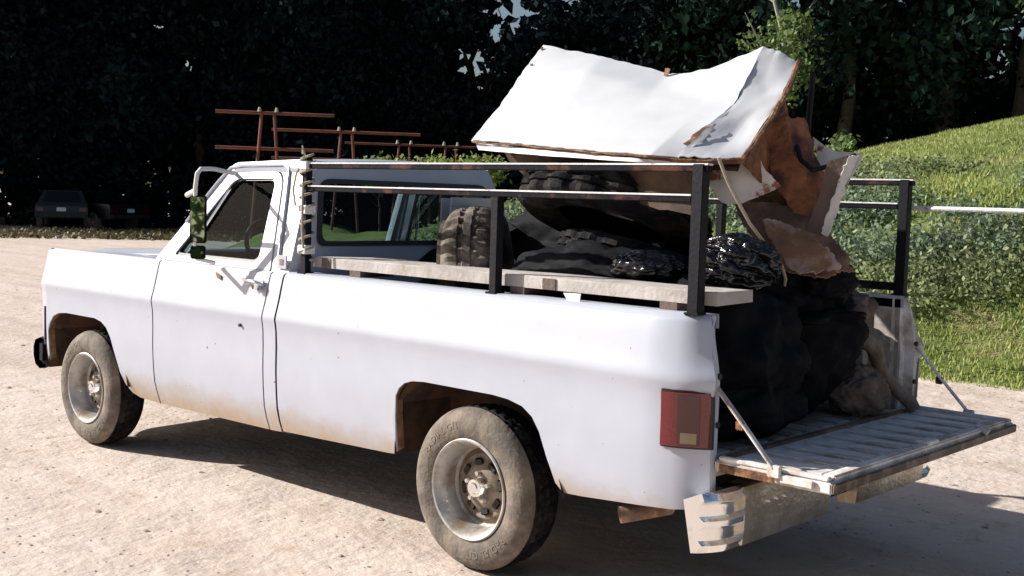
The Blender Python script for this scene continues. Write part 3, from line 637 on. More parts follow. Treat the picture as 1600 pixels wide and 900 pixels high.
# interior
b=MB(); b.box((-2.60,-.84,.55),(-2.18,.84,1.20)); b.box((-2.55,-.80,1.18),(-2.25,.80,1.255)); b.build('dashboard',M['interior'],TR,bevel=.03)
b=MB(); b.box((-2.02,-.78,.60),(-1.50,.78,.95)); b.box((-1.60,-.78,.9),(-1.44,.78,1.28)); b.build('bench_seat',M['interior'],TR,bevel=.05)
MB().box((-2.7,-.80,.50),(-1.40,.80,.56)).build('cab_floor',M['interior'],TR)
sw=MB(); n=Vector((.86,0,.51)).normalized(); a=Vector((0,1,0)); c_=n.cross(a); ctr=Vector((-2.16,-.42,1.27))
sw.tube([ctr+(a*math.cos(t)+c_*math.sin(t))*.195 for t in np.linspace(0,2*math.pi,33)],.013,8,cap=False)
for t in (0,math.pi,-math.pi/2*1.0): sw.tube([ctr-n*.04, ctr+(a*math.cos(t)+c_*math.sin(t))*.19],.011,6)
sw.tube([ctr-n*.02,ctr-n*.35],.03,8); sw.build('steering_wheel',M['interior'],TR)

# ---- bed
for sg in(-1,1):
    SK=skin(ARB,sg); b=MB().grid([row[1:] for row in SK])
    # rail cap, inner wall, rear pillar face
    xs_=[x for x,z in ARB]+[]
    xx=sorted(set([-1.386,-1.0,-.5,0,.5,.9,1.03,1.06,1.09,1.12,1.15]))
    b.grid([[(tx(x,1.2),sg*(.912-endin(x)),1.198),(tx(x,1.2),sg*(.900-endin(x)),1.204),(tx(x,1.2),sg*min(.80,.85-endin(x)*.4),1.204),(tx(x,1.2),sg*.797,1.190),(tx(x,1.2),sg*.797,1.15)] for x in xx])
    bs=b.build('bed_side',M['paint'],TR,smooth=30); MB().grid([row[:2] for row in SK]).build('lower_lip',M['mud'],bs,smooth=30)
    # front cap
    MB().add([(-1.386,sg*(yprof(z)),z) for z in (.385,.5,.7,.9,.96,1.05,1.198)]+[(-1.386,sg*.80,z) for z in (.385,.5,.7,.9,.96,1.05,1.198)],[(i,i+1,i+8,i+7) for i in range(6)]).build('bed_front_cap',M['paint'],bs)
    # inner wall with ribs
    P=[]
    x=-1.36; prof_=[]
    while x<1.04:
        prof_ += [(x,.797),(x+.15,.797),(x+.165,.775),(x+.215,.775),(x+.23,.797)]; x+=.23
    b=MB(); b.grid([[(x,sg*y,.80 if -.52<x<.50 else .66),(x,sg*y,1.15),(x,sg*y,1.19)] for x,y in prof_ if x<1.10]); b.build('bed_inner_wall',M['bed_paint'],TR,smooth=20)
    # wheel box in the bed
    MB().box((-.48,sg*.575,.796),(.45,sg*.795,.87)).build('wheel_box',M['bed_paint'],TR,bevel=.05)
    # rear pillar face
    zz=[.50,.60,.70,.82,.90,.935,.966,1.03,1.10,1.16,1.198]
    P=[]
    for z in zz:
        bul=.018*math.exp(-((z-.965)/.05)**2); yo=yprof(z)-endin(1.15)
        P.append([(tx(1.15+bul,z),sg*yo,z),(tx(1.152+bul*.5,z),sg*(yo-.012),z),(tx(1.150,z),sg*.845,z),(tx(1.11,z),sg*.825,z),(tx(1.10,z),sg*.80,z),(1.05,sg*.795,z)])
    pil=MB().grid(P).build('tail_pillar',M['paint'] if sg<0 else M['gate_paint'],TR,smooth=25)
    for z in(.80,.98): MB().tube([(1.145,sg*.855,z),(1.158,sg*.855,z)],.012,10).build('bolt',M['rimdark'],pil)
    # tail light wrapped round the corner
    def tl(x,z,off): return (x,sg*(yprof(z)-endin(x)+off),z)
    def lightpatch(z0,z1,x0,x1,off):
        b=MB(); xs2=np.linspace(x0,x1,8); zs2=np.linspace(z0,z1,6)
        b.grid([[tl(x,z,off) for z in zs2] for x in xs2]); b.grid([[tl(x,zs2[0],off),tl(x,zs2[0],-.01)] for x in xs2]); b.grid([[tl(x,zs2[-1],off),tl(x,zs2[-1],-.01)] for x in xs2])
        b.grid([[tl(xs2[0],z,off),tl(xs2[0],z,-.01)] for z in zs2]); b.grid([[tl(xs2[-1],z,off),tl(xs2[-1],z,-.01)] for z in zs2]); return b
    TL=lightpatch(.712,.928,.985,1.155,.004).build('tail_light',M['trim'],TR,smooth=30)
    lightpatch(.720,.920,.991,1.150,.016).build('lens',M['lens'],TL,smooth=30)
    lightpatch(.728,.912,1.055,1.125,.019).build('lens_centre',M['lens2'],TL,smooth=30)
    lightpatch(.733,.772,1.068,1.118,.022).build('backup_lens',M['lens3'],TL,smooth=30)
b=MB()
for i in range(11):
    y=-.77+i*.14
    for xa,xb in (((-1.36,1.10),) if abs(y+.05)<.53 else ((-1.36,-.51),(.48,1.10))): b.box((xa,y,.655),(xb,y+.10,.672))
b.box((-1.37,-.57,.645),(1.10,.57,.656)); b.box((-1.37,-.80,.646),(-.51,.80,.655)); b.box((.48,-.80,.646),(1.10,.80,.655)); b.box((1.10,-.845,.60),(1.135,.845,.668)); b.build('bed_floor',M['bed_paint'],TR)
MB().box((-1.368,-.80,.65),(-1.34,.80,1.17)).build('bed_front_wall',M['paint_up'],TR)
# tailgate, lowered flat
TG=MB(); TG.box((1.152,-.865,.630),(1.622,.865,.673)); tg=TG.build('tailgate',M['gate_paint'],TR,bevel=.006)
for sg in(-1,1):
    MB().box((1.17,sg*.835,.673),(1.61,sg*.865,.689)).build('gate_edge',M['gate_paint'],tg,bevel=.004)
    MB().box((1.175,sg*.865,.632),(1.40,sg*.869,.662)).build('rust_streak',M['rust_edge'],tg)
MB().box((1.57,-.835,.673),(1.619,.835,.693)).build('gate_lip',M['gate_paint'],tg,bevel=.006)
MB().box((1.622,-.86,.633),(1.635,.86,.669)).build('gate_outer_trim',mat('dark_gate_trim',(.07,.05,.045),.5,metal=.4,col2=(.2,.15,.12),scale=15),tg,bevel=.004)
MB().box((1.160,-.83,.673),(1.185,.83,.685)).build('hinge_edge',M['rust_brown'],tg,bevel=.003)
rib0=None
for i in range(10):
    y=-.735+i*.163
    if rib0 is None:
        rib0=MB().box((1.215,y-.053,.673),(1.545,y+.053,.6805)).build('rib',M['gate_paint'],tg,bevel=.005); y0=y
    else:
        c=rib0.copy(); COL.objects.link(c); c.parent=tg; c.location.y=y-y0
MB().box((1.56,-.05,.693),(1.615,.05,.705)).build('latch_plate',M['gate_paint'],tg,bevel=.003)
MB().tube([(1.59,.50,.70),(1.64,.50,.675)],.018,10).build('latch_stud',M['rim'],tg)
for sg in(-1,1):
    p0=Vector((1.155,sg*.862,.965 if sg>0 else .935)); p1=Vector((1.27,sg*.876,.83)); p2=Vector((1.40,sg*.878,.695))
    s=MB()
    for a_,b_ in((p0,p1),(p1,p2)):
        d=(b_-a_); L_=d.length; mt=Matrix.Translation(a_)@d.to_track_quat('X','Y').to_matrix().to_4x4()
        s.box((-.01,-.004,-.013),(L_+.01,.004,.013),mt)
    st_=s.build('tailgate_strap',M['gate_paint'],TR,bevel=.002)
    MB().box((1.245,sg*.872,.80),(1.28,sg*.884,.835)).build('strap_joint',M['rust_edge'],st_,bevel=.004)
    s=MB(); s.box((1.385,sg*.870,.655),(1.435,sg*.888,.70)); s.box((1.43,sg*.868,.64),(1.56,sg*.880,.672)); s.build('strap_bracket',M['gate_paint'],st_,bevel=.004)
# step bumper
def bump_prof(y):
    return [(1.12,.535),(1.20,.572),(1.235,.568),(1.245,.545),(1.222,.525),(1.224,.485),(1.245,.470),(1.245,.450),(1.224,.435),(1.224,.395),(1.242,.380),(1.230,.352),(1.16,.345)]
def bumper_part(y0,y1,nm,mt,wrap=0):
    b=MB(); P=[]
    for y in np.linspace(y0,y1,14):
        e=.0
        if abs(y)>.86: e=.05*((abs(y)-.86)/.125)**1.8
        P.append([(x-e*(1 if x>1.2 else .3),y,z) for x,z in bump_prof(y)])
    b.grid(P)
    for row in(P[0],P[-1]): b.add(row,[tuple(range(len(row)))])
    return b.build(nm,mt,TR,smooth=30)
bump_prof_keep=bump_prof
rb=bumper_part(-.985,-.79,'bumper_end_cap',M['chrome']); bumper_part(.79,.985,'bumper_end_cap',M['chrome'])
def bump_prof(y): return [(1.12,.535),(1.235,.572),(1.247,.560),(1.247,.50),(1.247,.42),(1.240,.355),(1.16,.348)]
rb=bumper_part(-.79,-.12,'rear_bumper',M['ground_tint_bumper']); bumper_part(.12,.79,'rear_bumper',M['ground_tint_bumper'])
MB().box((1.15,-.20,.40),(1.20,.20,.54)).build('bumper_recess',M['dark'],TR)
[MB().tube([(1.245,y,.50),(1.257,y,.50)],.010,8).build('bolt',M['chrome'],rb) for y in(-.62,-.56,-.50)]
for y in(-.70,.60): MB().box((1.02,y,.42),(1.15,y+.1,.53)).build('bumper_bracket',M['dark'],TR)

# ---- wheels
TY=[(.208,.030),(.218,.012),(.232,.004),(.262,-.004),(.292,-.004),(.318,.004),(.333,.016),(.3445,.030),(.3525,.048),(.355,.058),(.344,.061),(.344,.070),(.356,.073),(.357,.094),(.345,.097),(.345,.108),(.357,.111),(.357,.132),(.345,.135),(.345,.146),(.356,.149),(.355,.170),(.344,.173),(.344,.182),(.3525,.185),(.3445,.202),(.333,.215),(.318,.228),(.292,.236),(.25,.234),(.21,.20)]
RM=[(.2,.20),(.190,.14),(.186,.10),(.192,.055),(.203,.028),(.210,.016),(.219,.010),(.221,.004),(.216,-.001),(.208,.002),(.2,.012),(.189,.034),(.180,.07),(.176,.105),(.166,.118),(.150,.112),(.146,.104),(.139,.100),(.118,.104),(.095,.090),(.078,.080),(.062,.078),(.045,.080),(.0,.080)]
def text_on_arc(txt, r, size, ang0, sgn, cx_, cy_, cz_, ccw=1):
    cu=bpy.data.curves.new('t','FONT'); cu.body=txt; cu.size=size; cu.extrude=.0; cu.resolution_u=3; cu.space_character=1.12
    to=bpy.data.objects.new('t',cu); COL.objects.link(to); bpy.context.view_layer.update()
    me=bpy.data.meshes.new_from_object(to.evaluated_get(bpy.context.evaluated_depsgraph_get())); bpy.data.objects.remove(to)
    xs_=[v.co.x for v in me.vertices]; wd=max(xs_)
    bm=bmesh.new(); bm.from_mesh(me); 
    g=bmesh.ops.extrude_face_region(bm, geom=bm.faces[:]); ex=[v for v in g['geom'] if isinstance(v,bmesh.types.BMVert)]
    for v in ex: v.co.z=1
    for v in bm.verts:
        a=ang0-(v.co.x-wd/2)/r*ccw; rr=r+(v.co.y-size*.35)*ccw
        bulge=-.0045+ .006*abs(rr-.275)/.04*.5
        v.co=Vector((cx_+rr*math.cos(a), cy_+sgn*(-bulge+(.0022 if v.co.z>.5 else -.004)), cz_+rr*math.sin(a)))
    bmesh.ops.recalc_face_normals(bm, faces=bm.faces)
    m2=bpy.data.meshes.new('lettering'); bm.to_mesh(m2); bm.free(); return m2
def wheel(x, sg, steer=0, detail=True):
    yf=sg*.985; c=(0,0,0)
    wr=MB().lathe(RM,c,72,sg).build('wheel',M['rim'],TR,smooth=30); wr.location=(x,yf,.357); wr.data.materials.append(M['rimdisc'])
    for p_ in wr.data.polygons:
        if math.hypot(p_.center.x,p_.center.z)<.165: p_.material_index=1
    def notch(k,j,r):
        if 9<=j<=24 and r>.350 and ((k*1 + (j//4)*2)%3==0): return r-.008
        return r
    ty=MB().lathe(TY,c,132,sg,notch).build('tyre',M['rubber'],wr,smooth=28); ty.data.materials.append(M['tread'])
    for p_ in ty.data.polygons:
        if sg*(-p_.center.y)>.045 : p_.material_index=1
    h=MB(); h.lathe([(.0,.036),(.022,.036),(.026,.042),(.038,.044),(.042,.050),(.044,.082)],c,28,sg); hc=h.build('hub_cap',M['chrome'],wr,smooth=30)
    for k in range(5):
        a=k*2*math.pi/5+.3; p=Vector((math.cos(a)*.063,-sg*.078,math.sin(a)*.063)); MB().tube([p,p+Vector((0,sg*.022,0))],.010,6).build('lug_nut',M['rim'],wr)
    for k in range(8):
        a=k*2*math.pi/8+.2; mt=Matrix.Rotation(-a,4,'Y')@Matrix.Translation((.107,-sg*.094,0)); s_=MB().box((-.017,-.006,-.026),(.017,.006,.026),mt).build('slot',M['rimdark'],wr,bevel=.006)
    if detail:
        me=text_on_arc('RADIAL G/T', .280, .044, R(128), sg, 0,0,0); ob('lettering',me,M['letter'],wr)
        me=text_on_arc('RADIAL G/T', .280, .044, R(-62), sg, 0,0,0); ob('lettering',me,M['letter'],wr)
    return wr
for x in(0,-3.343):
    for sg in(-1,1): wheel(x,sg,detail=sg<0)

# ---- mirror on its tube bracket
MBR=MB(); MBR.tube([(-2.16,-.70,1.70),(-2.03,-.93,1.72),(-1.97,-1.05,1.715),(-1.95,-1.085,1.69),(-1.95,-1.095,1.62),(-1.95,-1.095,1.33),(-1.95,-1.08,1.24),(-1.99,-.95,1.215)],.012,10)
MBR.tube([(-1.95,-1.095,1.60),(-2.06,-1.075,1.575)],.014,10)
mi=MBR.build('mirror_bracket',M['rail_top'],TR)
mf=MB().box((-.012,-.044,1.325),(.012,.044,1.575)).build('mirror',M['black_paint'],TR,bevel=.006)
MB().box((.011,-.038,1.333),(.014,.038,1.567)).build('mirror_glass',M['mirror'],mf)
m2=MB().box((-.012,-.040,1.240),(.010,.040,1.312)).build('spotting_mirror',M['black_paint'],TR,bevel=.006)
MB().box((.009,-.034,1.245),(.012,.034,1.307)).build('mirror_glass',M['mirror'],m2)

for q in(mf,m2): q.location=(-1.935,-1.085,0); q.rotation_euler.z=R(-52)
# ---- pipe rack on the bed rails (bolted on, so parts of the truck)
for sg in(-1,1):
    y=sg*.875
    def post(x,z1,r=.026):
        p=MB(); p.box((x-r,y-r,1.20),(x+r,y+r,z1)); p.box((x-.032,y-.034,1.200),(x+.032,y+.03,1.209)); return p.build('rack_post',M['black_paint'],TR,bevel=.003)
    post(-1.285,1.80,.019); post(.03,1.615,.021); post(1.05,1.755,.024)
    if sg>0: pass
    for z,x0,x1 in((1.735,-1.262,1.09),(1.622,-1.262,1.02)):
        r_=MB().box((x0,y-.016,z-.008),(x1,y+.016,z+.015)).build('rack_rail',M['rail_paint'],TR,bevel=.003)
        MB().box((x0,y-.0175,z+.0152),(x1,y+.0175,z+.0225)).build('rail_top',M['rail_top'],r_,bevel=.0015)  # white strip paints the sunlit top edge of the rail
MB().box((.70,.845,1.225),(1.03,.905,1.262)).build('rack_foot_bar',M['black_paint'],TR,bevel=.004)
# ---------------------------------------------------------------- things on the truck
def thing(o,label,cat,group=None): return tag(o,label,cat,group)
# rope and tape bound round the front post
pts=[]
for k in range(160):
    t=k/159; a=t*2*math.pi*8+.8*math.sin(t*9); w_=.034+.003*math.sin(k*1.7); pts.append((-1.285+w_*math.cos(a), -.875+w_*math.sin(a), 1.27+t*.53))
b=MB(); b.tube(pts,.0065,6); b.tube([(-1.285,-.905,1.80),(-1.30,-.90,1.84),(-1.28,-.89,1.79),(-1.33,-.91,1.70),(-1.34,-.92,1.62),(-1.32,-.92,1.54)],.006,6); b.tube([(-1.26,-.92,1.66),(-1.25,-.93,1.55),(-1.262,-.92,1.42),(-1.25,-.92,1.33)],.006,6)
thing(b.build('binding_rope',M['rope']),'frayed pale rope wound round the front rack post behind the cab','rope')
for z,w_ in((1.72,'topmost'),(1.50,'middle'),(1.30,'lowest')): thing(MB().box((-1.318,-.908,z),(-1.252,-.842,z+.045)).build('binding_tape',M['rail_top'],bevel=.004),w_+' of three dirty white tape bands wrapped round the front rack post','tape')
# long timber plank lying on the near bed rail inside the posts
pk=MB(); 
P=[]
for x in np.linspace(-1.27,1.115,40):
    d=.004*noise.noise(Vector((x*2,0,0))); P.append([(x,-.835+d,1.235),(x,-.835+d,1.283),(x,-.832,1.286+d),(x,-.585,1.287+d),(x,-.582,1.240),(x,-.835+d,1.235)])
pk.grid(P); pk.add(P[0][:5],[(0,1,2,3,4)]); pk.add(P[-1][:5],[(0,1,2,3,4)])
pl_=pk.build('plank',M['wood'],smooth=20); thing(pl_,'long weathered grey plank lying along the near bed rail','plank')
for x in(-1.17,.30): MB().box((x-.035,-.839,1.236),(x+.035,-.834,1.282)).build('dark_patch',M['wood_dark'],pl_)
for x,w_ in((-.95,'near the cab'),(.12,'just right of the middle rack post'),(.90,'near the rear rack post')): thing(MB().box((x-.04,-.835,1.2045),(x+.04,-.62,1.236)).build('support_block',M['wood_dark']),'dark timber block under the grey plank '+w_,'wood block')
sheet('rag',[[(.40,-.86,1.236),(.42,-.85,1.200)],[(.50,-.87,1.236),(.49,-.86,1.205)]],4,4,M['rail_top'],amp=.01,th=.004); thing(bpy.data.objects['rag'],'small white rag caught beneath the plank on the bed rail','rag')
# white pole along the far rail
thing(MB().tube([(1.06,.915,1.622),(2.1,.925,1.622),(3.2,.93,1.60)],.012,10).build('white_pole',M['rail_top']),'thin white pole sticking out behind from the far rack rail','pole')

# wrecked refrigerator shell on top of the load
FR=empty('wrecked_refrigerator',(.2,0,1.6)); tag(FR,'crushed white refrigerator cabinet with rusted edges lying on top of the load','refrigerator')
def rel(o): 
    o.parent=FR; o.matrix_parent_inverse=Matrix.Translation((-.2,0,-1.6)); return o
bot=[(-.51,-.50,1.882),(-.10,-.54,1.855),(.30,-.57,1.825),(.60,-.58,1.803),(.69,-.50,1.800)]
mid=[(-.545,-.28,2.06),(-.13,-.26,2.06),(.30,-.27,1.995),(.56,-.27,1.955),(.665,-.285,1.925)]
mi2=[(-.60,-.06,2.25),(-.20,-.03,2.235),(.20,-.04,2.13),(.50,-.05,2.08),(.670,-.06,2.055)]
tp=[(-.64,.15,2.42),(-.26,.17,2.335),(.14,.19,2.235),(.40,.20,2.255),(.585,.29,2.345)]
def dent(u,v):   # sag towards the notch in the upper edge
    k=math.exp(-((v-.60)/.10)**2)*max(0,u-.55)*.05
    return Vector((0,-.2*k,-.5*k))
s1=rel(sheet('main_panel',[bot,mid,mi2,tp],26,60,M['enamel'],amp=.0035,sc=2.2,th=.004,edge=.006,extra=dent))
right=[[(.69,-.50,1.800),(.80,-.42,1.792),(.885,-.32,1.80)],[(.665,-.285,1.925),(.76,-.20,1.905),(.85,-.18,1.90)],[(.670,-.06,2.055),(.76,-.03,2.04),(.83,-.03,2.015)],[(.62,.12,2.20),(.72,.12,2.15),(.79,.15,2.14)],[(.585,.29,2.345),(.66,.31,2.325),(.735,.33,2.275)]]
rel(sheet('folded_panel',right,26,14,M['enamel'],amp=.010,sc=6,th=.004,edge=.006,seed=3))
rel(sheet('torn_crease',[[(.655,-.42,1.856),(.675,-.42,1.852)],[(.650,-.335,1.905),(.682,-.330,1.902)],[(.662,-.24,1.957),(.676,-.235,1.955)]],12,5,M['rust_edge'],amp=.004,sc=18,th=.003,edge=.005,seed=71))
rel(sheet('torn_curl',[[(.676,-.43,1.852),(.70,-.42,1.845)],[(.684,-.335,1.908),(.708,-.32,1.898)],[(.682,-.25,1.955),(.692,-.24,1.950)]],10,5,M['enamel'],amp=.010,sc=16,th=.003,seed=72))
for k,(x,y,z,q) in enumerate([(.145,.165,2.235,.018),(-.585,.0,2.29,.010),(-.62,.12,2.39,.012)]):
    rel(sheet('rust_spot',[[(x-q,y-.012,z-q*1.3),(x+q*.6,y-.014,z-q)],[(x-q*.5,y-.004,z+q*1.2),(x+q,y-.004,z+q)]],5,5,M['rust_edge'],amp=.006,sc=20,th=.003,edge=.004,seed=50+k))
# rusted rim along bottom and right edges
edge=[(-.50,-.506,1.874),(-.10,-.548,1.846),(.30,-.578,1.816),(.60,-.588,1.795),(.70,-.52,1.787),(.80,-.43,1.780),(.885,-.33,1.790),(.865,-.18,1.895),(.845,-.02,2.01),(.805,.16,2.135),(.745,.34,2.27)]
P=[]
pe=[Vector(p) for p in edge]; fine=[]
for a_,b_ in zip(pe[:-1],pe[1:]):
    for i in range(7): fine.append(a_.lerp(b_,i/7))
fine.append(pe[-1])
rel(MB().tube([p+noise.noise_vector(p*16)*.006 for p in fine],.011,7,rs=[.0045+.009*max(0,min(1,(i-14)/26))+.003*noise.noise(Vector((i*.7,0,0))) for i in range(len(fine))]).build('rusted_rim',M['rust_edge']))
# narrow white lower flange and the stained brown board under the shell
rel(sheet('lower_flange',[[(-.49,-.490,1.868),(.0,-.548,1.832),(.55,-.585,1.790),(.72,-.50,1.778)],[(-.46,-.50,1.835),(.0,-.560,1.805),(.55,-.590,1.775),(.72,-.49,1.768)]],3,30,M['enamel'],amp=.003,th=.004))
rel(sheet('inner_board',[[(-.44,-.36,1.83),(.1,-.42,1.80),(.78,-.44,1.755)],[(-.30,-.30,1.70),(.1,-.38,1.66),(.78,-.44,1.545)]],10,30,M['brown_board'],amp=.02,sc=3,th=.02,edge=.01,seed=5))
rel(sheet('inner_liner',[[(-.44,-.36,1.85),(.80,-.25,1.76)],[(-.54,.10,2.22),(.62,.20,2.08)]],8,16,M['brown_board'],amp=.02,sc=3,th=.02,seed=6))
rel(sheet('side_liner',[[(.875,-.30,1.78),(.80,.14,2.10)],[(.84,-.05,1.70),(.80,.20,1.95)]],12,12,M['rust'],amp=.02,sc=5,th=.006,seed=8))
# hanging torn white piece, orange rusted side and ragged outer edge
rel(sheet('torn_flap',[[(.60,-.22,1.775),(.72,-.20,1.80),(.84,-.14,1.84)],[(.66,-.22,1.69),(.76,-.19,1.70),(.87,-.10,1.76)],[(.72,-.20,1.62),(.78,-.17,1.615),(.90,-.02,1.69)]],12,14,M['enamel_rust'],amp=.012,sc=5,th=.004,edge=.008,seed=11))
rel(sheet('rusted_side',[[(.80,.02,1.97),(.86,.05,2.0),(.90,.15,2.00)],[(.82,-.02,1.80),(.93,.0,1.84),(.95,.14,1.86)],[(.88,-.04,1.68),(1.00,.02,1.72),(1.03,.12,1.74)],[(.96,.0,1.55),(1.03,.04,1.55),(1.06,.10,1.57)]],20,12,M['rust'],amp=.012,sc=9,th=.005,edge=.008,seed=12))
rel(sheet('ragged_edge',[[(1.172,.02,1.83),(1.205,.05,1.83)],[(1.14,.01,1.72),(1.170,.03,1.72)],[(1.11,.0,1.60),(1.14,.02,1.60)],[(1.085,.0,1.50),(1.115,.01,1.49)]],24,5,M['enamel_rust'],amp=.008,sc=8,th=.008,edge=.008,seed=13))
rel(sheet('dark_side',[[(1.10,-.01,1.80),(1.175,.018,1.83)],[(1.065,-.01,1.66),(1.142,.008,1.71)],[(1.02,-.02,1.51),(1.088,-.002,1.49)]],12,8,M['wood_dark'],amp=.010,sc=5,th=.005,seed=14))
rel(sheet('pale_back',[[(.90,.22,1.92),(1.0,.24,1.86),(1.12,.26,1.84)],[(.94,.20,1.82),(1.03,.22,1.76),(1.10,.22,1.76)],[(1.0,.18,1.70),(1.05,.2,1.68),(1.07,.2,1.66)]],10,12,M['enamel_rust'],amp=.012,sc=5,th=.005,seed=15))
rel(MB().tube([(.93,.03,1.87),(.97,.0,1.81),(1.04,-.02,1.765),(1.10,.03,1.79),(1.175,.09,1.835)],.011,8).build('bent_strip',M['black_paint']))
rel(sheet('inner_lining',[[(.66,.10,1.80),(.95,.12,1.90)],[(.70,.06,1.60),(1.02,.10,1.62)],[(.78,.0,1.45),(1.06,.08,1.45)]],12,12,M['rust_brown'],amp=.02,sc=5,th=.006,seed=18))
# dark upright iron bar behind the shell
thing(MB().tube([(.72,.42,1.45),(.77,.40,1.85),(.80,.38,2.22)],.014,8).build('iron_bar',M['black_paint']),'thin dark iron bar standing upright behind the crushed refrigerator','bar')
# rusty plate sloping down over the bags
rp=sheet('rusty_plate',[[(.70,-.10,1.645),(.88,-.02,1.62),(1.02,.05,1.585)],[(.80,-.16,1.52),(.93,-.08,1.52),(1.10,.03,1.515)],[(.93,-.18,1.42),(1.02,-.10,1.45),(1.17,.0,1.455)],[(1.04,-.16,1.335),(1.12,-.06,1.38),(1.22,-.02,1.415)],[(1.13,-.14,1.325),(1.20,-.08,1.345),(1.25,-.02,1.35)]],30,20,M['rust_brown'],amp=.012,sc=9,th=.006,edge=.014,seed=21)
thing(rp,'long rust-brown buckled sheet sloping down over the black bags','metal sheet')
rp=sheet('rusty_offcut',[[(.92,-.21,1.555),(1.0,-.13,1.54)],[(1.0,-.24,1.45),(1.12,-.13,1.48)],[(1.06,-.25,1.365),(1.20,-.13,1.43)],[(1.12,-.24,1.335),(1.255,-.13,1.37)]],22,14,mat('pinkish_rusted_sheet',(.38,.27,.23),.8,col2=(.22,.11,.06),scale=5,mix=(.46,.56),vary=.3,bump=.3),amp=.014,sc=5,th=.006,edge=.014,seed=22); thing(rp,'narrow pinkish rusted sheet lying along the brown buckled one','metal sheet')

# loose tyres
def loose_tyre(c, R_, W_, tilt, label, seg=90, rad=(.55), mt='sunlit_dusty_tread', crown=0, rep=5):
    prof=[(rad*R_,W_*.18),(R_*.60,W_*.05),(R_*.72,0),(R_*.85,.0),(R_*.93,W_*.06),(R_*.975,W_*.13),(R_*.99,W_*.16),(R_*1.0,W_*.22),(R_*1.0,W_*.34),(R_*.972,W_*.36),(R_*.972,W_*.42),(R_*1.0,W_*.44),(R_*1.0,W_*.56),(R_*.972,W_*.58),(R_*.972,W_*.64),(R_*1.0,W_*.66),(R_*1.0,W_*.78),(R_*.99,W_*.84),(R_*.975,W_*.87),(R_*.93,W_*.94),(R_*.85,W_),(R_*.72,W_),(R_*.60,W_*.95),(rad*R_,W_*.82)]
    prof=[(r_*(1-crown*abs(w_/W_*2-1)**3) if r_>R_*.9 else r_,w_) for r_,w_ in prof]
    def lug(k,j,r):
        if 5<=j<=18:
            side=(j<9)+(j>14)
            if ((k + (2 if 9<=j<=11 else 0)+(1 if 12<=j<=14 else 0)+(2 if j>14 else 0))%rep)<2: return r-R_*(.035 if crown else .04)
        return r
    o=MB().lathe(prof,(0,W_*.5,0),seg,1,lug).build('loose_tyre',M[mt],smooth=20); solid_=None
    o.matrix_world=Matrix.Translation(c)@tilt; thing(o,label,'tyre','old tyres in the truck bed'); return o
def axis_to(v): return Vector(v).normalized().to_track_quat('Y','Z').to_matrix().to_4x4()
loose_tyre((.09,-.14,1.555),.46,.17,axis_to((.03,.36,.92)),'large old tyre lying tilted, uppermost below the crushed refrigerator',mt='tread')
loose_tyre((-.60,-.33,1.185),.38,.30,axis_to((.80,.58,.10)),'chunky-treaded old tyre standing on edge by the middle rack post',seg=120,crown=.13,rep=4)
loose_tyre((.16,.0,1.30),.42,.16,axis_to((.12,.26,.95)),'dark old tyre lying flat under the top tyre',mt='tread')
# black bags and tarp
def bag(c,r,label,seed,m='bag',fd=(0,0,1),fold=.12,amp=.2,fn=15,pl=0):
    o=blob('trash_bag',c,r,M[m],amp=amp,seed=seed,fold=fold,fdir=fd,fn=fn,pl=pl,sub=6 if pl else 5); thing(o,label,'bag'); return o
bag((.93,-.41,1.375),(.155,.15,.105),'shiny black plastic bag gathered in pleats beside the rear rack post',1,fd=(-.80,-.30,.55),fold=.34,fn=11,amp=.08,pl=1)
bag((.52,-.47,1.33),(.16,.12,.07),'small glossy black bag lying left of the rear rack post',2,fd=(.6,-.3,.6),fold=.16)
bag((.72,-.35,1.00),(.42,.40,.32),'big black bag low in the bed behind the near tail corner',4,m='tarp')
bag((.80,.12,1.03),(.36,.34,.34),'big dull black bag heaped in the middle of the bed opening',5,m='tarp')
bag((.55,.48,.96),(.4,.24,.30),'black bag slumped against the far bed wall',6,m='tarp')
bag((.2,.25,1.08),(.5,.40,.28),'wide black bag under the rusty sheets towards the far side',7,m='tarp')
bag((-.38,.40,1.38),(.66,.16,.25),'tall black bag standing behind the stacked tyres',14,m='tarp')
bag((.22,-.40,1.20),(.52,.20,.20),'long black bag under the stacked tyres along the plank',8,m='tarp')
bag((.95,-.38,.80),(.20,.34,.14),'flat black bag on the bed floor by the tailgate hinge',9,m='tarp')
bag((.80,-.08,1.24),(.26,.26,.15),'black bag supporting the rust-brown buckled sheet',10,m='tarp',fold=.1)
bag((1.08,.06,1.30),(.12,.13,.10),'small dark bag bulging at the rear end of the rusty sheet',12,m='tarp')
# tarp pulled against the cab back
t_=sheet('black_tarp',[[(-1.33,-.10,1.24),(-1.20,.05,1.24)],[(-1.33,.12,1.36),(-1.10,.15,1.30)],[(-1.33,.32,1.47),(-.95,.20,1.38)],[(-1.31,.42,1.55),(-.80,.15,1.45)]],16,16,M['tarp'],amp=.03,sc=4,th=.006,seed=31)
thing(t_,'black tarp pulled diagonally up against the rear window','tarp')
bag((-.95,.0,.98),(.32,.5,.22),'black bag between the cab and the tyres',33,m='tarp')
# added white slats, standing in for siding reflected in the rear window
LP=empty('reflected_siding',(-1.37,.35,1.2)); tag(LP,'added white slats standing in for siding reflected in the rear window','panel')
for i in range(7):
    z=.05+i*.052; MB().box((-.012,-.17,z),(.002,.22,z+.046),Matrix.Rotation(R(7),4,'Y')).build('siding_slat',M['enamel'],LP)
MB().box((-.024,-.19,.0),(-.015,.24,.40)).build('backing',M['enamel'],LP)
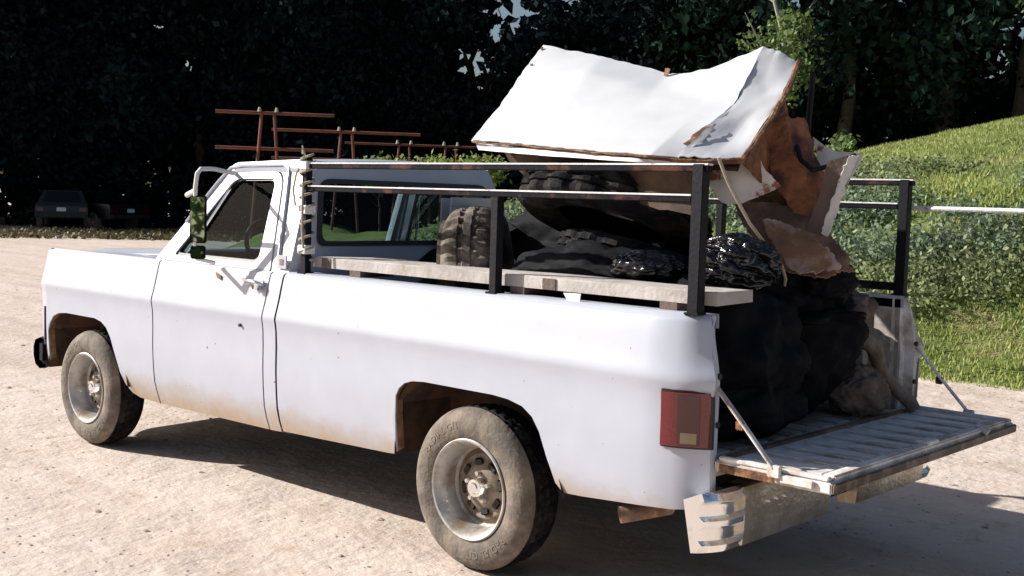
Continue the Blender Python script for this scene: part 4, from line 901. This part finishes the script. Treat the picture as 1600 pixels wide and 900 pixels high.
# wire / cord hanging down over the bags
thing(MB().tube([(.97,-.64,1.79),(.99,-.60,1.70),(1.0,-.53,1.62),(1.0,-.44,1.54),(1.01,-.32,1.45),(1.02,-.22,1.39),(1.02,-.17,1.31),(1.01,-.165,1.265),(.99,-.21,1.25)],.007,8).build('hanging_cord',M['rope']),'pale stiff cord hanging from the white shell over the black bags','cord')
# brown cloth, log and paper sack at the far side of the opening
o=blob('brown_cloth',(.98,.32,1.15),(.17,.20,.10),M['cloth'],amp=.3,seed=41,fold=.15,fn=9); thing(o,'crumpled dirty brown cloth above the paper sack in the bed','cloth')
o=blob('brown_cloth',(.88,.10,1.16),(.30,.28,.07),M['tarp'],amp=.3,seed=44,fold=.15,fn=9); thing(o,'dark crumpled cloth draped below the rusty sheet end','cloth')
lg=MB(); pts=[(1.0,.28,1.10),(1.04,.40,1.07),(1.09,.52,.99),(1.11,.58,.88),(1.16,.66,.78),(1.20,.70,.73),(1.22,.71,.69)]
lg.tube([Vector(p)+noise.noise_vector(Vector(p)*9)*.015 for p in pts],.05,12,rs=[.02,.032,.042,.032,.028,.034,.03]); 0
thing(lg.build('broken_log',M['log']),'grey weathered log leaning out of the bed onto the tailgate','log')
o=blob('paper_sack',(1.04,.50,.77),(.13,.16,.115),M['paper'],amp=.25,seed=43,fold=.12,fn=8,fdir=(.3,-.3,.8)); thing(o,'crumpled brown paper sack at the foot of the log by the tailgate','sack')

# ---------------------------------------------------------------- pipe racks across the lot
def pipe_rack(o,p0,p1,ztop,zlow,legs,label,r=.045):
    E=empty('pipe_rack',(*o,0)); tag(E,label,'rack','red-brown pipe racks')
    a=Vector((p0[0]-o[0],p0[1]-o[1],0)); c=Vector((p1[0]-o[0],p1[1]-o[1],0)); d=(c-a).normalized(); n_=Vector((-d.y,d.x,0))
    for z in(ztop,zlow): MB().tube([a+Vector((0,0,z)),c+Vector((0,0,z))],r,8).build('rail',M['pinkrust'],E)
    for f in legs:
        m_=a.lerp(c,f)
        for s_ in(-1,1): MB().tube([m_+d*s_*.16+Vector((0,0,ztop+.02)), m_+d*s_*.42+n_*s_*.3+Vector((0,0,0))],r*.95,8).build('leg',M['pinkrust'],E)
        MB().tube([m_-d*.3+Vector((0,0,zlow-.5)),m_+d*.3+Vector((0,0,zlow-.5))],r*.7,6).build('brace',M['pinkrust'],E)
        for s_ in(-1,1): MB().tube([m_+d*s_*.22+Vector((0,0,ztop+.03)), m_+d*s_*.22+Vector((0,0,ztop+.15))],.05,8,rs=[.06,.03]).build('knob',M['rope'],E)
    return E
pipe_rack((-22.4,13.9),(-23.1,12.85),(-21.2,15.25),3.66,2.73,(.44,),'tallest red-brown pipe rack seen over the cab, leftmost of the three')
pipe_rack((-23.5,17.5),(-25.0,16.0),(-22.2,19.3),3.42,2.6,(.50,),'middle red-brown pipe rack above the cab roof')
pipe_rack((-24.5,21.5),(-26.2,19.7),(-23.0,23.6),3.25,2.45,(.38,.68),'farthest red-brown pipe rack nearest the crushed refrigerator',r=.04)

# ---------------------------------------------------------------- parked vehicles in the shade
def parked(loc,rz,paint,label,wagon=False):
    E=empty('parked_car',loc,rz); tag(E,label,'car')
    # local: rear towards -Y, length along +Y, half width .92
    P=[]; prof=[(0,.42),(0,.62),(.02,.85),(.08,.95),(1.0,.98),(4.0,.97),(4.9,.90),(5.05,.75),(5.05,.42)]
    for x in(-.92,-.90,-.84,.84,.90,.92):
        k=0 if abs(x)<.91 else .06; P.append([(x,y,max(.42,z-k)) for y,z in prof])
    b=MB(); b.grid(P)
    for s_ in(0,-1): b.add(P[s_],[tuple(range(len(prof)))])
    b.build('body',paint,E,smooth=25)
    top=[(.25 if wagon else .9,.95),(.55 if wagon else 1.5,1.42),(2.6,1.45),(3.4,.97)]
    P=[]
    for x,k in((-.86,0),(-.68,1),(.68,1),(.86,0)): P.append([(x if z<1.2 else (.66 if x>0 else -.66)*(1 if k else 1.02),y,z if (k or z<1.2) else z-.02) for y,z in top])
    b=MB(); b.grid(P); b.build('cabin',paint,E,smooth=25)
    y0,y1=top[0][0],top[1][0]
    MB().add([(-.66,y0+.04-.015,1.0),(.66,y0+.04-.015,1.0),(.56,y1-.05-.015,1.38),(-.56,y1-.05-.015,1.38)],[(0,1,2,3)]).build('rear_window',M['car_glass'],E)
    for s_ in(-1,1):
        MB().add([(s_*.80,y0+.5,1.02),(s_*.80,3.1,1.02),(s_*.70,2.6,1.38),(s_*.70,y1+.1,1.38)],[(0,1,2,3)]).build('side_window',M['car_glass'],E)
        MB().box((s_*.62,-.02,.66),(s_*.86,.0,.80)).build('tail_light',M['lens2'],E)
        for yy in(1.0,4.0):
            wl=MB().tube([(s_*.72,yy,.33),(s_*.94,yy,.33)],.33,20).build('wheel',M['rubber'],E,bevel=.02); MB().tube([(s_*.945,yy,.33),(s_*.955,yy,.33)],.16,16).build('hubcap',M['chrome'],wl)
    MB().box((-.90,-.10,.44),(.90,-.01,.58)).build('bumper',M['trim'],E,bevel=.02)
    MB().box((-.16,-.035,.66),(.16,-.015,.80)).build('number_plate',M['plate'],E)
    return E
x,y=polar(63.6,46.2); parked((x,y,0),R(58),M['navy'],'dark car parked under the trees with a pale number plate',True)
x,y=polar(60.6,46.5); parked((x,y,0),R(100),M['maroon'],'dark car parked in shade beside the one with the pale plate')
